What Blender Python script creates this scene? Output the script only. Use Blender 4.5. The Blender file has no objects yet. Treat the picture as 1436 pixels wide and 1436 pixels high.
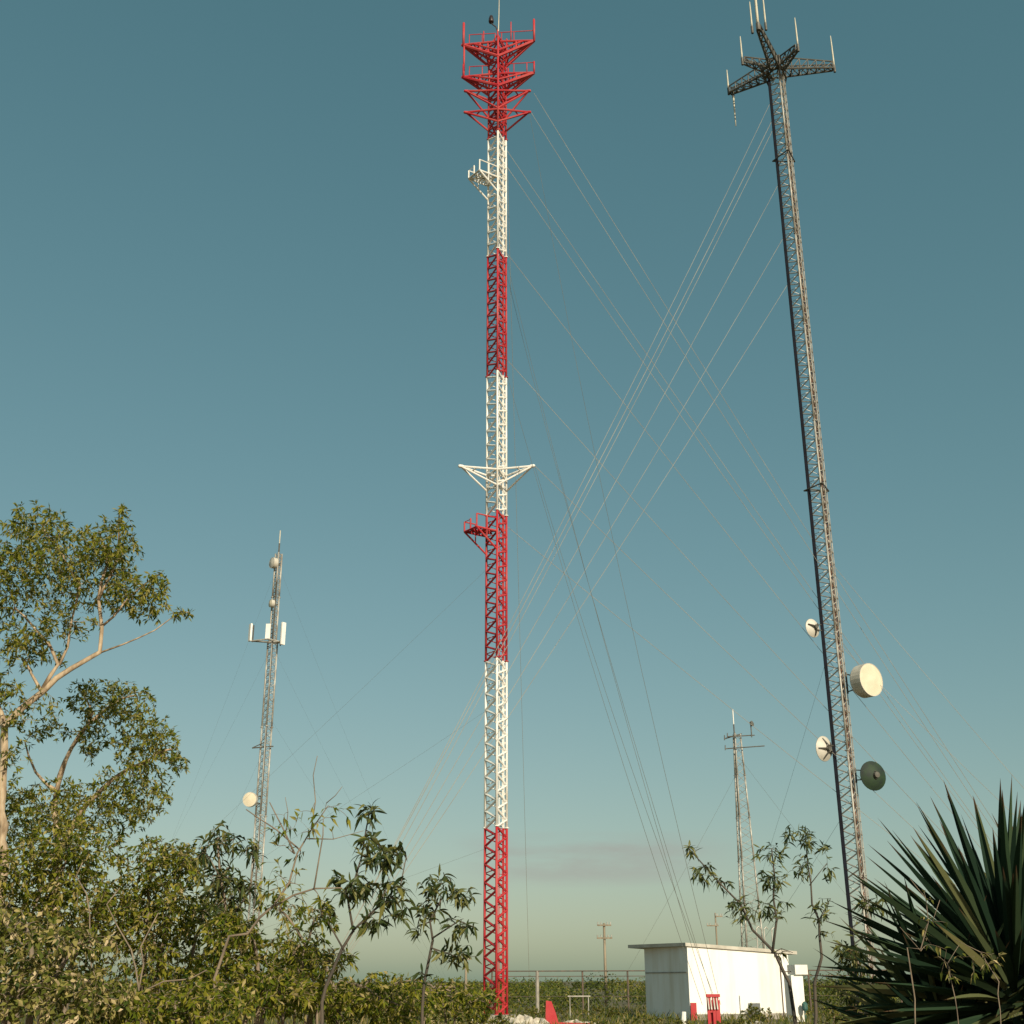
import bpy, math, random
import numpy as np
from mathutils import Vector, Matrix

R = math.radians
random.seed(11)
NP = np.random.default_rng(11)
SC = bpy.context.scene
COL = SC.collection

# ------------------------------------------------------------------ camera
EYE = Vector((0, 0, 1.7))
F = 1713.0                    # focal length in pixels of the 1436 px frame
PITCH, ROLL = R(21.0), R(0.17)
_r, _f = Vector((1, 0, 0)), Vector((0, math.cos(PITCH), math.sin(PITCH)))
_u = Vector((0, -math.sin(PITCH), math.cos(PITCH)))
CR = _r * math.cos(ROLL) - _u * math.sin(ROLL)
CU = _r * math.sin(ROLL) + _u * math.cos(ROLL)
cam_d = bpy.data.cameras.new('camera')
cam_d.sensor_width = 36.0
cam_d.lens = 36.0 * F / 1436.0
cam_d.clip_start, cam_d.clip_end = 0.1, 5000
cam = bpy.data.objects.new('camera', cam_d)
COL.objects.link(cam)
cam.matrix_world = Matrix(((CR.x, CU.x, -_f.x, EYE.x), (CR.y, CU.y, -_f.y, EYE.y), (CR.z, CU.z, -_f.z, EYE.z), (0, 0, 0, 1)))
SC.camera = cam


def ray(px, py):
    return _f + CR * ((px - 718) / F) - CU * ((py - 718) / F)


def at(px, py, Y):            # point on the sight line of a photo pixel, Y metres in front of the photographer
    d = ray(px, py)
    return EYE + d * (Y / d.y)


def at_z(px, py, z):          # the same at a known height
    d = ray(px, py)
    return EYE + d * ((z - EYE.z) / d.z)


# ------------------------------------------------------------------ sky and sun
SUN_EL, SUN_AZ = R(27), Vector((0.42, -0.907, 0)).normalized()
world = bpy.data.worlds.new('World')
SC.world = world
world.use_nodes = True
wt = world.node_tree
for n in list(wt.nodes):
    wt.nodes.remove(n)
W = lambda t: wt.nodes.new(t)
wo, bg, sky = W('ShaderNodeOutputWorld'), W('ShaderNodeBackground'), W('ShaderNodeTexSky')
sky.sky_type = 'NISHITA'
sky.sun_disc = False
sky.sun_elevation = SUN_EL
sky.sun_rotation = math.atan2(SUN_AZ.x, SUN_AZ.y)
sky.air_density, sky.dust_density, sky.ozone_density = 1.0, 1.2, 1.0
# the phone camera's response: greenish white balance, lifted shadows in green and blue
sc_ = W('ShaderNodeSeparateColor'); tint = W('ShaderNodeCombineColor')
wt.links.new(sky.outputs[0], sc_.inputs[0])
for ch, (gain, gam) in enumerate(((0.91, 0.90), (1.49, 0.66), (1.25, 0.67))):
    pw = W('ShaderNodeMath'); pw.operation = 'POWER'; pw.inputs[1].default_value = gam
    ml = W('ShaderNodeMath'); ml.operation = 'MULTIPLY'; ml.inputs[1].default_value = gain
    wt.links.new(sc_.outputs[ch], pw.inputs[0]); wt.links.new(pw.outputs[0], ml.inputs[0]); wt.links.new(ml.outputs[0], tint.inputs[ch])
# one faint bank of cloud low over the horizon
tc = W('ShaderNodeTexCoord'); sep = W('ShaderNodeSeparateXYZ')
wt.links.new(tc.outputs['Generated'], sep.inputs[0])
mp = W('ShaderNodeMapping'); mp.inputs['Scale'].default_value = (9, 9, 42)
wt.links.new(tc.outputs['Generated'], mp.inputs[0])
nz = W('ShaderNodeTexNoise'); nz.inputs['Scale'].default_value = 1.3; nz.inputs['Detail'].default_value = 5
wt.links.new(mp.outputs[0], nz.inputs['Vector'])


def wmath(op, a, b=None, c=None):
    n = W('ShaderNodeMath'); n.operation = op
    for i, v in enumerate((a, b, c)):
        if v is None: continue
        if isinstance(v, (int, float)): n.inputs[i].default_value = v
        else: wt.links.new(v, n.inputs[i])
    return n.outputs[0]


def bump(v, c, w):            # 1 at c, falling to 0 at c +- w
    d = wmath('DIVIDE', wmath('SUBTRACT', v, c), w)
    return wmath('MAXIMUM', wmath('SUBTRACT', 1.0, wmath('MULTIPLY', d, d)), 0.0)


mask = wmath('MULTIPLY', bump(sep.outputs[2], 0.089, 0.022), bump(sep.outputs[0], 0.062, 0.115))
mask = wmath('MULTIPLY', mask, wmath('MINIMUM', wmath('MAXIMUM', wmath('MULTIPLY', wmath('SUBTRACT', nz.outputs[0], 0.34), 4.0), 0.0), 1.0))
cl = W('ShaderNodeMix'); cl.data_type = 'RGBA'
wt.links.new(wmath('MULTIPLY', mask, 0.75), cl.inputs[0])
wt.links.new(tint.outputs[0], cl.inputs[6])
cl.inputs[7].default_value = (3.7, 3.7, 3.35, 1)
wt.links.new(cl.outputs[2], bg.inputs[0])
bg.inputs[1].default_value = 0.1
wt.links.new(bg.outputs[0], wo.inputs[0])

sun_d = bpy.data.lights.new('sun', 'SUN')
sun_d.energy, sun_d.angle, sun_d.color = 4.9, R(0.5), (1.0, 0.90, 0.70)
sun = bpy.data.objects.new('sun', sun_d)
COL.objects.link(sun)
sd = SUN_AZ * math.cos(SUN_EL) + Vector((0, 0, math.sin(SUN_EL)))
sun.rotation_euler = sd.to_track_quat('Z', 'Y').to_euler()
SC.view_settings.view_transform = 'Standard'
SC.view_settings.look = 'None'
SC.view_settings.exposure = 0.0
SC.view_settings.gamma = 1.0
SC.view_settings.use_curve_mapping = False


# ------------------------------------------------------------------ materials
def mat(name, c1, c2=None, scale=3.0, rough=0.6, metal=0.0, bump_s=0.0, lo=0.35, hi=0.65, spec=0.4, stretch=(1, 1, 1)):
    m = bpy.data.materials.new(name); m.use_nodes = True
    t = m.node_tree; p = t.nodes['Principled BSDF']
    p.inputs['Roughness'].default_value = rough
    p.inputs['Metallic'].default_value = metal
    p.inputs['Specular IOR Level'].default_value = spec
    if c2 is None:
        c2 = tuple(v * 0.75 for v in c1)
    tcn = t.nodes.new('ShaderNodeTexCoord'); mpn = t.nodes.new('ShaderNodeMapping')
    mpn.inputs['Scale'].default_value = stretch
    t.links.new(tcn.outputs['Object'], mpn.inputs[0])
    n = t.nodes.new('ShaderNodeTexNoise'); n.inputs['Scale'].default_value = scale; n.inputs['Detail'].default_value = 6
    t.links.new(mpn.outputs[0], n.inputs['Vector'])
    r = t.nodes.new('ShaderNodeValToRGB')
    r.color_ramp.elements[0].position, r.color_ramp.elements[1].position = lo, hi
    r.color_ramp.elements[0].color, r.color_ramp.elements[1].color = (*c1, 1), (*c2, 1)
    t.links.new(n.outputs[0], r.inputs[0]); t.links.new(r.outputs[0], p.inputs['Base Color'])
    if bump_s:
        b = t.nodes.new('ShaderNodeBump'); b.inputs['Strength'].default_value = bump_s
        t.links.new(n.outputs[0], b.inputs['Height']); t.links.new(b.outputs[0], p.inputs['Normal'])
    return m


def leaf_mat(name, cols, trans=0.3, rough=0.5, per_object=False):
    m = bpy.data.materials.new(name); m.use_nodes = True
    t = m.node_tree; p = t.nodes['Principled BSDF']; out = t.nodes['Material Output']
    if per_object:
        s = t.nodes.new('ShaderNodeObjectInfo').outputs['Random']
    else:
        a = t.nodes.new('ShaderNodeAttribute'); a.attribute_name = 'tint'; s = a.outputs['Fac']
    r = t.nodes.new('ShaderNodeValToRGB'); e = r.color_ramp.elements
    while len(e) < len(cols): e.new(0.5)
    for i, (pos, c) in enumerate(cols):
        e[i].position = pos; e[i].color = (*c, 1)
    t.links.new(s, r.inputs[0]); t.links.new(r.outputs[0], p.inputs['Base Color'])
    p.inputs['Roughness'].default_value = rough; p.inputs['Specular IOR Level'].default_value = 0.3 if rough < .55 else 0.12
    tr = t.nodes.new('ShaderNodeBsdfTranslucent'); mx = t.nodes.new('ShaderNodeMixShader')
    t.links.new(r.outputs[0], tr.inputs[0]); mx.inputs[0].default_value = trans
    t.links.new(p.outputs[0], mx.inputs[1]); t.links.new(tr.outputs[0], mx.inputs[2]); t.links.new(mx.outputs[0], out.inputs[0])
    return m


M = dict(
    red=mat('red_paint', (0.42, 0.016, 0.026), (0.50, 0.085, 0.075), 0.8, 0.6, bump_s=0.03, lo=.4, hi=.75),
    white=mat('white_paint', (0.82, 0.80, 0.75), (0.60, 0.55, 0.45), 1.1, 0.55, lo=.45, hi=0.8, bump_s=.03),
    galv=mat('galvanised_steel', (0.50, 0.49, 0.44), (0.28, 0.25, 0.21), 2.0, 0.5, metal=0.25),
    galv_dark=mat('weathered_steel', (0.13, 0.13, 0.115), (0.08, 0.07, 0.055), 3.0, 0.6, metal=0.2),
    rust=mat('rusty_tray', (0.27, 0.13, 0.085), (0.15, 0.08, 0.055), 4.0, 0.8),
    cable=mat('black_cable', (0.012, 0.013, 0.018), (0.016, 0.018, 0.026), 3.0, 0.95, spec=0.08),
    wire=mat('steel_wire', (0.40, 0.38, 0.32), (0.30, 0.28, 0.24), 0.5, 0.45, metal=0.2),
    darkwire=mat('dark_wire', (0.14, 0.14, 0.12), (0.09, 0.095, 0.08), 0.5, 0.6),
    cream=mat('cream_radome', (0.74, 0.66, 0.50), (0.62, 0.54, 0.40), 1.5, 0.55),
    dish=mat('pale_dish', (0.60, 0.57, 0.50), (0.46, 0.43, 0.36), 1.8, 0.5),
    dishgreen=mat('dark_green_dish', (0.020, 0.045, 0.018), (0.014, 0.024, 0.020), 2.5, 0.7),
    fibre=mat('fibreglass_whip', (0.62, 0.58, 0.46), (0.5, 0.46, 0.36), 2.0, 0.5),
    wall=mat('whitewashed_wall', (0.84, 0.83, 0.79), (0.64, 0.59, 0.48), 1.6, 0.85, bump_s=0.08, lo=0.48, hi=0.85, stretch=(1, 1, 0.18)),
    roof=mat('concrete_roof', (0.55, 0.52, 0.45), (0.40, 0.37, 0.31), 2.2, 0.9, bump_s=0.1),
    concrete=mat('concrete', (0.36, 0.33, 0.28), (0.24, 0.22, 0.19), 3.0, 0.9, bump_s=0.15),
    rock=mat('limestone', (0.62, 0.57, 0.47), (0.34, 0.30, 0.24), 5.0, 0.9, bump_s=0.4),
    wood=mat('pole_wood', (0.30, 0.25, 0.18), (0.20, 0.16, 0.11), 4.0, 0.85, stretch=(1, 1, 0.1)),
    bark=mat('pale_bark', (0.52, 0.40, 0.27), (0.20, 0.14, 0.085), 22.0, 0.85, bump_s=0.3, stretch=(1, 1, 0.35)),
    bark_dark=mat('dark_bark', (0.10, 0.08, 0.06), (0.055, 0.048, 0.04), 14.0, 0.85, bump_s=0.3, stretch=(1, 1, 0.35)),
    twig=mat('dry_twig', (0.26, 0.20, 0.14), (0.14, 0.11, 0.08), 9.0, 0.85),
    fence=mat('rusty_fence', (0.16, 0.10, 0.07), (0.09, 0.075, 0.06), 4.0, 0.7),
    lamp=mat('dark_lamp', (0.03, 0.02, 0.02), (0.05, 0.03, 0.03), 3.0, 0.4),
    valve=mat('green_enamel', (0.05, 0.14, 0.11), (0.03, 0.09, 0.08), 3.0, 0.5),
)
M['olive'] = leaf_mat('olive_leaf', [(0, (0.036, 0.066, 0.014)), (0.3, (0.145, 0.180, 0.016)), (0.7, (0.30, 0.285, 0.032)), (1, (0.42, 0.36, 0.13))], 0.48, 0.55)
M['shrub'] = leaf_mat('shrub_leaf', [(0, (0.036, 0.066, 0.012)), (0.4, (0.150, 0.185, 0.015)), (0.78, (0.31, 0.28, 0.035)), (1, (0.52, 0.41, 0.20))], 0.42, 0.55)
M['dry'] = leaf_mat('dry_leaf', [(0, (0.045, 0.075, 0.014)), (0.45, (0.16, 0.17, 0.03)), (0.8, (0.38, 0.31, 0.12)), (1, (0.68, 0.54, 0.33))], 0.3, 0.55)
M['deep'] = leaf_mat('deep_green_leaf', [(0, (0.026, 0.050, 0.018)), (0.5, (0.078, 0.100, 0.026)), (1, (0.20, 0.19, 0.05))], 0.30, 0.45, True)
M['deep_bulk'] = leaf_mat('deep_green_foliage', [(0, (0.026, 0.050, 0.018)), (0.5, (0.078, 0.100, 0.026)), (1, (0.20, 0.19, 0.05))], 0.30, 0.45)
M['yucca'] = leaf_mat('yucca_leaf', [(0, (0.009, 0.024, 0.014)), (0.5, (0.020, 0.042, 0.020)), (0.80, (0.05, 0.075, 0.034)), (0.95, (0.15, 0.15, 0.06)), (1, (0.28, 0.24, 0.11))], 0.05, 0.7, True)
M['scrub'] = leaf_mat('scrub_leaf', [(0, (0.040, 0.070, 0.014)), (0.5, (0.115, 0.140, 0.015)), (0.85, (0.25, 0.21, 0.035)), (1, (0.46, 0.34, 0.17))], 0.36)
_t = M['yucca'].node_tree      # spear leaves dry out to brown at the tip
_p = _t.nodes['Principled BSDF']; _src = _p.inputs['Base Color'].links[0].from_socket
_tc = _t.nodes.new('ShaderNodeTexCoord'); _sx = _t.nodes.new('ShaderNodeSeparateXYZ'); _t.links.new(_tc.outputs['Object'], _sx.inputs[0])
_mr = _t.nodes.new('ShaderNodeMapRange'); _mr.inputs[1].default_value, _mr.inputs[2].default_value = 0.86, 0.98; _t.links.new(_sx.outputs[0], _mr.inputs[0])
_mx = _t.nodes.new('ShaderNodeMix'); _mx.data_type = 'RGBA'; _t.links.new(_mr.outputs[0], _mx.inputs[0]); _t.links.new(_src, _mx.inputs[6]); _mx.inputs[7].default_value = (0.10, 0.055, 0.03, 1)
_t.links.new(_mx.outputs[2], _p.inputs['Base Color'])


# ------------------------------------------------------------------ building helpers
class MB:                     # gathers shapes, links them as ONE mesh object
    def __init__(s): s.v, s.f = [], []

    def add(s, vs, fs):
        b = len(s.v); s.v += [tuple(v) for v in vs]; s.f += [tuple(i + b for i in f) for f in fs]

    def tube(s, p0, p1, r0, r1=None, n=6):
        s.path([p0, p1], [r0, r0 if r1 is None else r1], n)

    def path(s, pts, rad, n=6):
        pts = [Vector(p) for p in pts]
        if isinstance(rad, (int, float)): rad = [rad] * len(pts)
        vs, fs = [], []
        prev = None
        for i, p in enumerate(pts):
            d = (pts[min(i + 1, len(pts) - 1)] - pts[max(i - 1, 0)])
            d = d.normalized() if d.length > 1e-9 else Vector((0, 0, 1))
            a = prev if prev is not None else (Vector((1, 0, 0)) if abs(d.x) < 0.8 else Vector((0, 1, 0)))
            a = a - d * a.dot(d)
            if a.length < 1e-5: a = d.orthogonal()
            a.normalize(); prev = a; b = d.cross(a)
            for k in range(n):
                t = 2 * math.pi * k / n
                vs.append(p + (a * math.cos(t) + b * math.sin(t)) * rad[i])
        for i in range(len(pts) - 1):
            for k in range(n):
                k2 = (k + 1) % n
                fs.append((i * n + k, i * n + k2, (i + 1) * n + k2, (i + 1) * n + k))
        fs.append(tuple(reversed(range(n)))); fs.append(tuple(range((len(pts) - 1) * n, len(pts) * n)))
        s.add(vs, fs)

    def box(s, c, ax, ay, az):  # centre and three half-axes
        c, ax, ay, az = map(Vector, (c, ax, ay, az))
        vs = [c + ax * i + ay * j + az * k for i in (-1, 1) for j in (-1, 1) for k in (-1, 1)]
        s.add(vs, [(0, 1, 3, 2), (4, 6, 7, 5), (0, 4, 5, 1), (2, 3, 7, 6), (0, 2, 6, 4), (1, 5, 7, 3)])

    def lathe(s, c, axis, prof, n=20):   # profile of (radius, distance along axis)
        c, d = Vector(c), Vector(axis).normalized(); a = d.orthogonal().normalized(); b = d.cross(a)
        vs, fs = [], []
        for r_, h in prof:
            for k in range(n):
                t = 2 * math.pi * k / n
                vs.append(c + d * h + (a * math.cos(t) + b * math.sin(t)) * max(r_, 0.001))
        for i in range(len(prof) - 1):
            for k in range(n):
                k2 = (k + 1) % n
                fs.append((i * n + k, i * n + k2, (i + 1) * n + k2, (i + 1) * n + k))
        s.add(vs, fs)

    def build(s, name, m, parent=None, origin=None, smooth=False, stuff=False):
        o0 = Vector(parent['_o']) if parent is not None else Vector(origin if origin is not None else (0, 0, 0))
        me = bpy.data.meshes.new(name)
        me.from_pydata([tuple(Vector(v) - o0) for v in s.v], [], s.f); me.materials.append(m)
        if smooth: me.polygons.foreach_set('use_smooth', [True] * len(me.polygons))
        o = bpy.data.objects.new(name, me); COL.objects.link(o)
        if parent is not None: o.parent = parent; o['_o'] = tuple(o0)
        else: o.location = o0; o['_o'] = tuple(o0)
        if stuff: o['kind'] = 'stuff'
        ALL.append(o)
        return o


ALL = []


def thing(name, loc, label, cat, group=None):
    o = bpy.data.objects.new(name, None); COL.objects.link(o); o.location = loc
    o.empty_display_size = 0.3
    o['_o'] = tuple(loc); o['label'] = label; o['category'] = cat
    if group: o['group'] = group
    ALL.append(o)
    return o


def tag(o, label, cat, group=None):
    o['label'] = label; o['category'] = cat
    if group: o['group'] = group
    return o


def inst(name, me, mw, parent):          # another object on shared mesh data, placed by a world matrix
    o = bpy.data.objects.new(name, me); COL.objects.link(o); o.parent = parent
    o.matrix_local = Matrix.Translation(-Vector(parent['_o'])) @ mw
    return o


def wire_pts(a, b, sag, n=10):
    a, b = Vector(a), Vector(b)
    return [a.lerp(b, i / n) + Vector((0, 0, -4 * sag * (i / n) * (1 - i / n))) for i in range(n + 1)]


def guy(parent, a, b, r=0.012, sag=0.35, m='wire'):
    w = MB(); w.path(wire_pts(a, b, sag), r, 5)
    return w.build('guy_wire', M[m], parent)


# ------------------------------------------------------------------ ground
def noise2(x, y):
    return math.sin(x * 0.31 + 1.3) * math.cos(y * 0.27) * 0.5 + math.sin(x * 0.11 - y * 0.17) * 0.5


g = MB()
xs = [-3000, -800, -300, -150] + list(range(-80, 81, 4)) + [150, 300, 800, 3000]
ys = [-3000, -500, -100, -40] + list(range(-12, 121, 4)) + [150, 200, 300, 500, 1000, 3000]
vs = [(x, y, (0.06 * noise2(x, y) if abs(x) < 90 and -20 < y < 125 else 0.0)) for y in ys for x in xs]
nx = len(xs)
g.add(vs, [(j * nx + i, j * nx + i + 1, (j + 1) * nx + i + 1, (j + 1) * nx + i) for j in range(len(ys) - 1) for i in range(nx - 1)])
gm = mat('dry_ground', (0.17, 0.135, 0.075), (0.075, 0.075, 0.028), 0.35, 0.95, bump_s=0.3)
go = g.build('ground', gm, smooth=True); go['kind'] = 'structure'


# ------------------------------------------------------------------ lattice masts
def leg_xy(cx, cy, s, rot):
    rr = s / math.sqrt(3)
    return [Vector((cx + rr * math.cos(R(a + rot)), cy + rr * math.sin(R(a + rot)), 0)) for a in (-90, 30, 150)]  # front, right, left


def section(root, cx, cy, z0, z1, s, rot, lr, br, npan, m, singles=True, ladder=True, s1=None, rail=None, rung=(.018, .30), lad=(.38, .80, .08)):
    L0 = leg_xy(cx, cy, s, rot); L1 = leg_xy(cx, cy, s if s1 is None else s1, rot)
    P = lambda k, t: L0[k].lerp(L1[k], t) + Vector((0, 0, z0 + (z1 - z0) * t))
    back = MB()
    faces = [(1, 2), (2, 0), (0, 1)]      # back, left, right
    rest = []
    for a, b in faces:
        for i in range(npan * 2):
            t0, t1 = i / (npan * 2), (i + 1) / (npan * 2)
            q = (P(a, t0), P(b, t1)) if i % 2 == 0 else (P(b, t0), P(a, t1))
            if (a, b) == (1, 2) or not singles: back.tube(*q, br * .5, n=5)
            else: rest.append(q)
    sec = back.build('tower_section', M[m], root)
    for k in range(3):
        b = MB(); b.lathe(P(k, 0), (0, 0, 1), [(0, 0.01), (lr * 1.9, 0.01), (lr * 1.9, 0.05), (0, 0.05)], 8); b.build('flange', M[m], sec)
        b = MB(); b.tube(P(k, 0), P(k, 1), lr, n=8)
        b.build('leg', M[m], sec, smooth=True)
    if rest:
        ln = (rest[0][1] - rest[0][0]).length
        u = MB(); u.tube((0, 0, 0), (0, 0, ln), br, n=6)
        first = None
        for q in rest:
            d = q[1] - q[0]
            mw = Matrix.Translation(q[0]) @ d.to_track_quat('Z', 'Y').to_matrix().to_4x4()
            if first is None:
                me = bpy.data.meshes.new('brace'); me.from_pydata([tuple(v) for v in u.v], [], u.f); me.materials.append(M[m]); first = me
            inst('brace', first, mw, sec)
    if ladder:
        ldr = MB()
        c0, c1 = L0[0].lerp(L0[1], lad[0]), L0[0].lerp(L0[1], lad[1])
        inn = (Vector((cx, cy, 0)) - L0[0].lerp(L0[1], 0.5)).normalized() * lad[2]
        for c in (c0, c1):
            ldr.tube(c + inn + Vector((0, 0, z0)), c + inn + Vector((0, 0, z1)), 0.026, n=5)
        z = z0 + 0.15
        while z < z1:
            ldr.tube(c0 + inn + Vector((0, 0, z)), c1 + inn + Vector((0, 0, z)), 0.0 + rung[0], n=5); z += rung[1]
        ldr.build('ladder', M[rail or m], sec)
    return sec


def zpix(py, Y): return at(718, py, Y).z


# ---- the red and white mast
TY = 60.0
tb = at(695.5, 1300, TY); TX = tb.x
T1 = thing('guyed_mast', (TX, TY, 0), 'tall guyed lattice mast painted in red and white bands beside the white hut', 'radio mast')
ROT, S = 3.0, 1.04
cuts = [0.25] + [zpix(p, TY) for p in (1161, 926, 721, 526, 357, 192)]
ztop = zpix(62, TY)
cuts.append(ztop)
for i in range(7):
    section(T1, TX, TY, cuts[i], cuts[i + 1], S, ROT, 0.060, 0.056, 10, 'red' if i % 2 == 0 else 'white')
b = MB(); b.box((TX, TY, 0.11), (0.9, 0, 0), (0, 0.9, 0), (0, 0, 0.16))
b.build('foundation', M['concrete'], T1)
LEG = leg_xy(TX, TY, S, ROT)
AX = Vector((TX, TY, 0))


def outw(a): return Vector((math.cos(R(a)), math.sin(R(a)), 0))


def star(root, z, rad, dz, m, r=0.05, faces=None, boss=0.09, drop=0.9):
    tips = []
    for ang, (a, b_) in (faces or ((213, (0, 2)), (333, (0, 1)), (93, (1, 2)))):
        tip = AX + outw(ang) * rad + Vector((0, 0, z + dz))
        s_ = MB()
        for k in (a, b_):
            s_.tube(LEG[k] + Vector((0, 0, z)), tip, r, n=6)
            s_.tube(LEG[k] + Vector((0, 0, z - drop)), tip, r * 0.9, n=6)
        s_.tube(LEG[a] + Vector((0, 0, z)), LEG[b_] + Vector((0, 0, z)), r, n=6)
        q = tip.lerp(LEG[a] + Vector((0, 0, z)), 0.45); q2 = tip.lerp(LEG[b_] + Vector((0, 0, z)), 0.45)
        s_.tube(q, q2, r * 0.7)
        arm = s_.build('star_arm', M[m], root)
        e = MB(); d = outw(ang)
        e.lathe(tip - d * 0.12, d, [(0, 0), (boss, 0), (boss, 0.2), (boss * 0.6, 0.26), (0, 0.26)], 10)
        e.build('end_plate', M[m], arm)
        tips.append(tip + d * 0.12)
    return tips


TIPS_MID = star(T1, zpix(664, TY), 2.0, 0.15, 'white', 0.055, ((199, (0, 2)), (341, (0, 1)), (93, (1, 2))))
TIPS_LOW = star(T1, zpix(162, TY), 1.9, 0.05, 'red', 0.065, ((187, (0, 2)), (353, (0, 1)), (93, (1, 2))))
TIPS_UP = star(T1, zpix(136, TY), 1.9, 0.25, 'red', 0.065, ((187, (0, 2)), (353, (0, 1)), (93, (1, 2))), drop=1.3)


def side_platform(root, z, m, reach):
    n = outw(213); f, l = LEG[0], LEG[2]
    A, B = l + n * reach, f + n * reach * 0.92
    up = Vector((0, 0, z))
    p = MB()
    for a, b_ in ((A, B), (l, A), (f, B), (l.lerp(f, .5), A.lerp(B, .5)), (A.lerp(l, .5), B.lerp(f, .5)), (A, f), (B, l)):
        p.tube(a + up, b_ + up, 0.05, n=6)
    plat = p.build('work_platform', M[m], root)
    for i in range(7):                    # grating bars of the deck
        t = (i + 0.5) / 7; q = MB()
        q.box((l.lerp(A, t) + f.lerp(B, t)) / 2 + up + Vector((0, 0, 0.062)), (f.lerp(B, t) - l.lerp(A, t)) / 2 * 0.97, n * 0.055, (0, 0, 0.01))
        q.build('deck_bar', M[m], plat)
    for a, b_ in ((A, l), (B, f)):
        q = MB(); q.tube(a + up, b_ + up - Vector((0, 0, 1.0)), 0.05, n=6)
        q.tube(a.lerp(b_, .5) + up, a.lerp(b_, .5) + up - Vector((0, 0, 0.5)), 0.03); q.build('strut', M[m], plat)
    for a, h in ((A, .55), (A.lerp(B, .5), .6), (B, .72), (B.lerp(f, .5), .72), (A.lerp(l, .5), .55)):
        q = MB(); q.tube(a + up, a + up + Vector((0, 0, h)), 0.045, n=6); q.build('rail_post', M[m], plat)
    q = MB(); h = Vector((0, 0, .55)); hb = Vector((0, 0, .72))
    q.tube(A + up + h, A.lerp(l, .5) + up + h, .035); q.tube(B + up + hb, f + up + hb, .035); q.tube(A + up + h, A.lerp(B, .5) + up + h, .02)
    q.build('handrail', M[m], plat)


side_platform(T1, zpix(750, TY), 'red', 1.35)
side_platform(T1, zpix(257, TY), 'white', 1.35)


def head_platform(root, pyl, pyr, drop, posts, rails=True):
    zl = zpix((pyl + pyr) / 2, TY)
    Lt = at_z(648, pyl, zl); Rt = at_z(749, pyr, zl)
    fr = Vector((LEG[0].x, TY - .12, zl)); bl, br_ = LEG[2] + Vector((0, 0.45, zl)), LEG[1] + Vector((0, 0.45, zl))
    p = MB()
    for a, b_ in ((Lt, fr), (Rt, fr), (Lt, bl), (Rt, br_), (bl, br_)):
        p.tube(a, b_, 0.07, n=6)
    for t in (.3, .55, .8):
        p.tube(Lt.lerp(fr, t), Lt.lerp(bl, t), 0.048); p.tube(Rt.lerp(fr, t), Rt.lerp(br_, t), 0.048)
    for t, u in ((.0, .3), (.3, .55), (.55, .8)):
        p.tube(Lt.lerp(fr, t), Lt.lerp(bl, u), 0.042); p.tube(Rt.lerp(fr, t), Rt.lerp(br_, u), 0.042)
    pl = p.build('head_platform', M['red'], root)
    dz = Vector((0, 0, -drop))
    for tip, side, back in ((Lt, LEG[2], bl), (Rt, LEG[1], br_)):
        q = MB()
        e1 = Vector((LEG[0].x, LEG[0].y, zl)) + dz; e2 = Vector((side.x, side.y, zl)) + dz
        q.tube(tip, e1, .095); q.tube(tip, e2, .095); q.tube(tip, e1.lerp(e2, .5), .07); q.tube(tip.lerp(fr, .3), e1 + Vector((0, 0, .45)), .06); q.tube(tip.lerp(back, .3), e2 + Vector((0, 0, .45)), .06)
        q.tube(tip.lerp(e1, .35), tip.lerp(e2, .35), .048); q.tube(tip.lerp(e1, .65), tip.lerp(e2, .65), .048)
        q.tube(tip.lerp(e1, .35), tip.lerp(e2, .65), .048); q.tube(tip.lerp(e1, .65), tip.lerp(e2, 1), .048)
        q.tube(tip.lerp(e1, .5), tip.lerp(fr, .5), .055); q.tube(tip.lerp(e2, .5), tip.lerp(back, .5), .055)
        q.build('strut', M['red'], pl)
    for fx, lo, hi, r_ in posts:         # pipes that carry the antennas
        base = Lt.lerp(Rt, fx); q = MB()
        q.tube(base + Vector((0, -.06, lo)), base + Vector((0, -.06, hi)), r_, n=8)
        q.build('mount_pipe', M['red'], pl, smooth=True)
    if rails:
        q = MB(); h = Vector((0, 0, .75))
        q.tube(Lt.lerp(Rt, .1) + h, Lt.lerp(Rt, .46) + h, .028); q.tube(Lt.lerp(Rt, .52) + h * 1.05, Rt + h * 1.05, .028)
        for t in (.1, .28, .46, .55, .72): q.tube(Lt.lerp(Rt, t), Lt.lerp(Rt, t) + h, .028)
        q.build('handrail', M['red'], pl)


head_platform(T1, 63, 57, 1.55, ((0.02, -0.1, 1.65, .075), (0.03, -2.1, -0.15, .06), (1.0, -.1, 1.6, .07), (.36, -1.4, .1, .05), (.62, -1.3, .2, .05), (.52, -1.9, -.9, .05), (.30, 0, .9, .04), (.68, 0, 1.5, .035)))
head_platform(T1, 108, 102, 1.3, ((0.02, -.1, .9, .07), (1.0, -.05, .8, .055), (.9, 0, .75, .03), (.38, -.9, .3, .045), (.64, -.9, .4, .045)))
b = MB(); c = AX + Vector((0, 0, ztop))
for k in range(3): b.tube(LEG[k] + Vector((0, 0, ztop)), c + Vector((0, 0, .75)), .05)
b.tube(c + Vector((0, 0, .6)), c + Vector((0, 0, 1.1)), .05); b.build('top_cap', M['red'], T1)
o = MB(); o.path([c + Vector((0.05, 0, 1.0)), c + Vector((.08, 0, 2.4)), c + Vector((.1, 0, 4.2))], [.035, .028, .018], 6)
o.build('lightning_rod', M['fibre'], T1)
o = MB(); o.path([c + Vector((0, 0, 1.0)), c + Vector((-.1, 0, 1.35)), c + Vector((-.32, 0, 1.55)), c + Vector((-.4, 0, 1.7))], .04, 6); lb = o.build('lamp_bracket', M['lamp'], T1)
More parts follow.
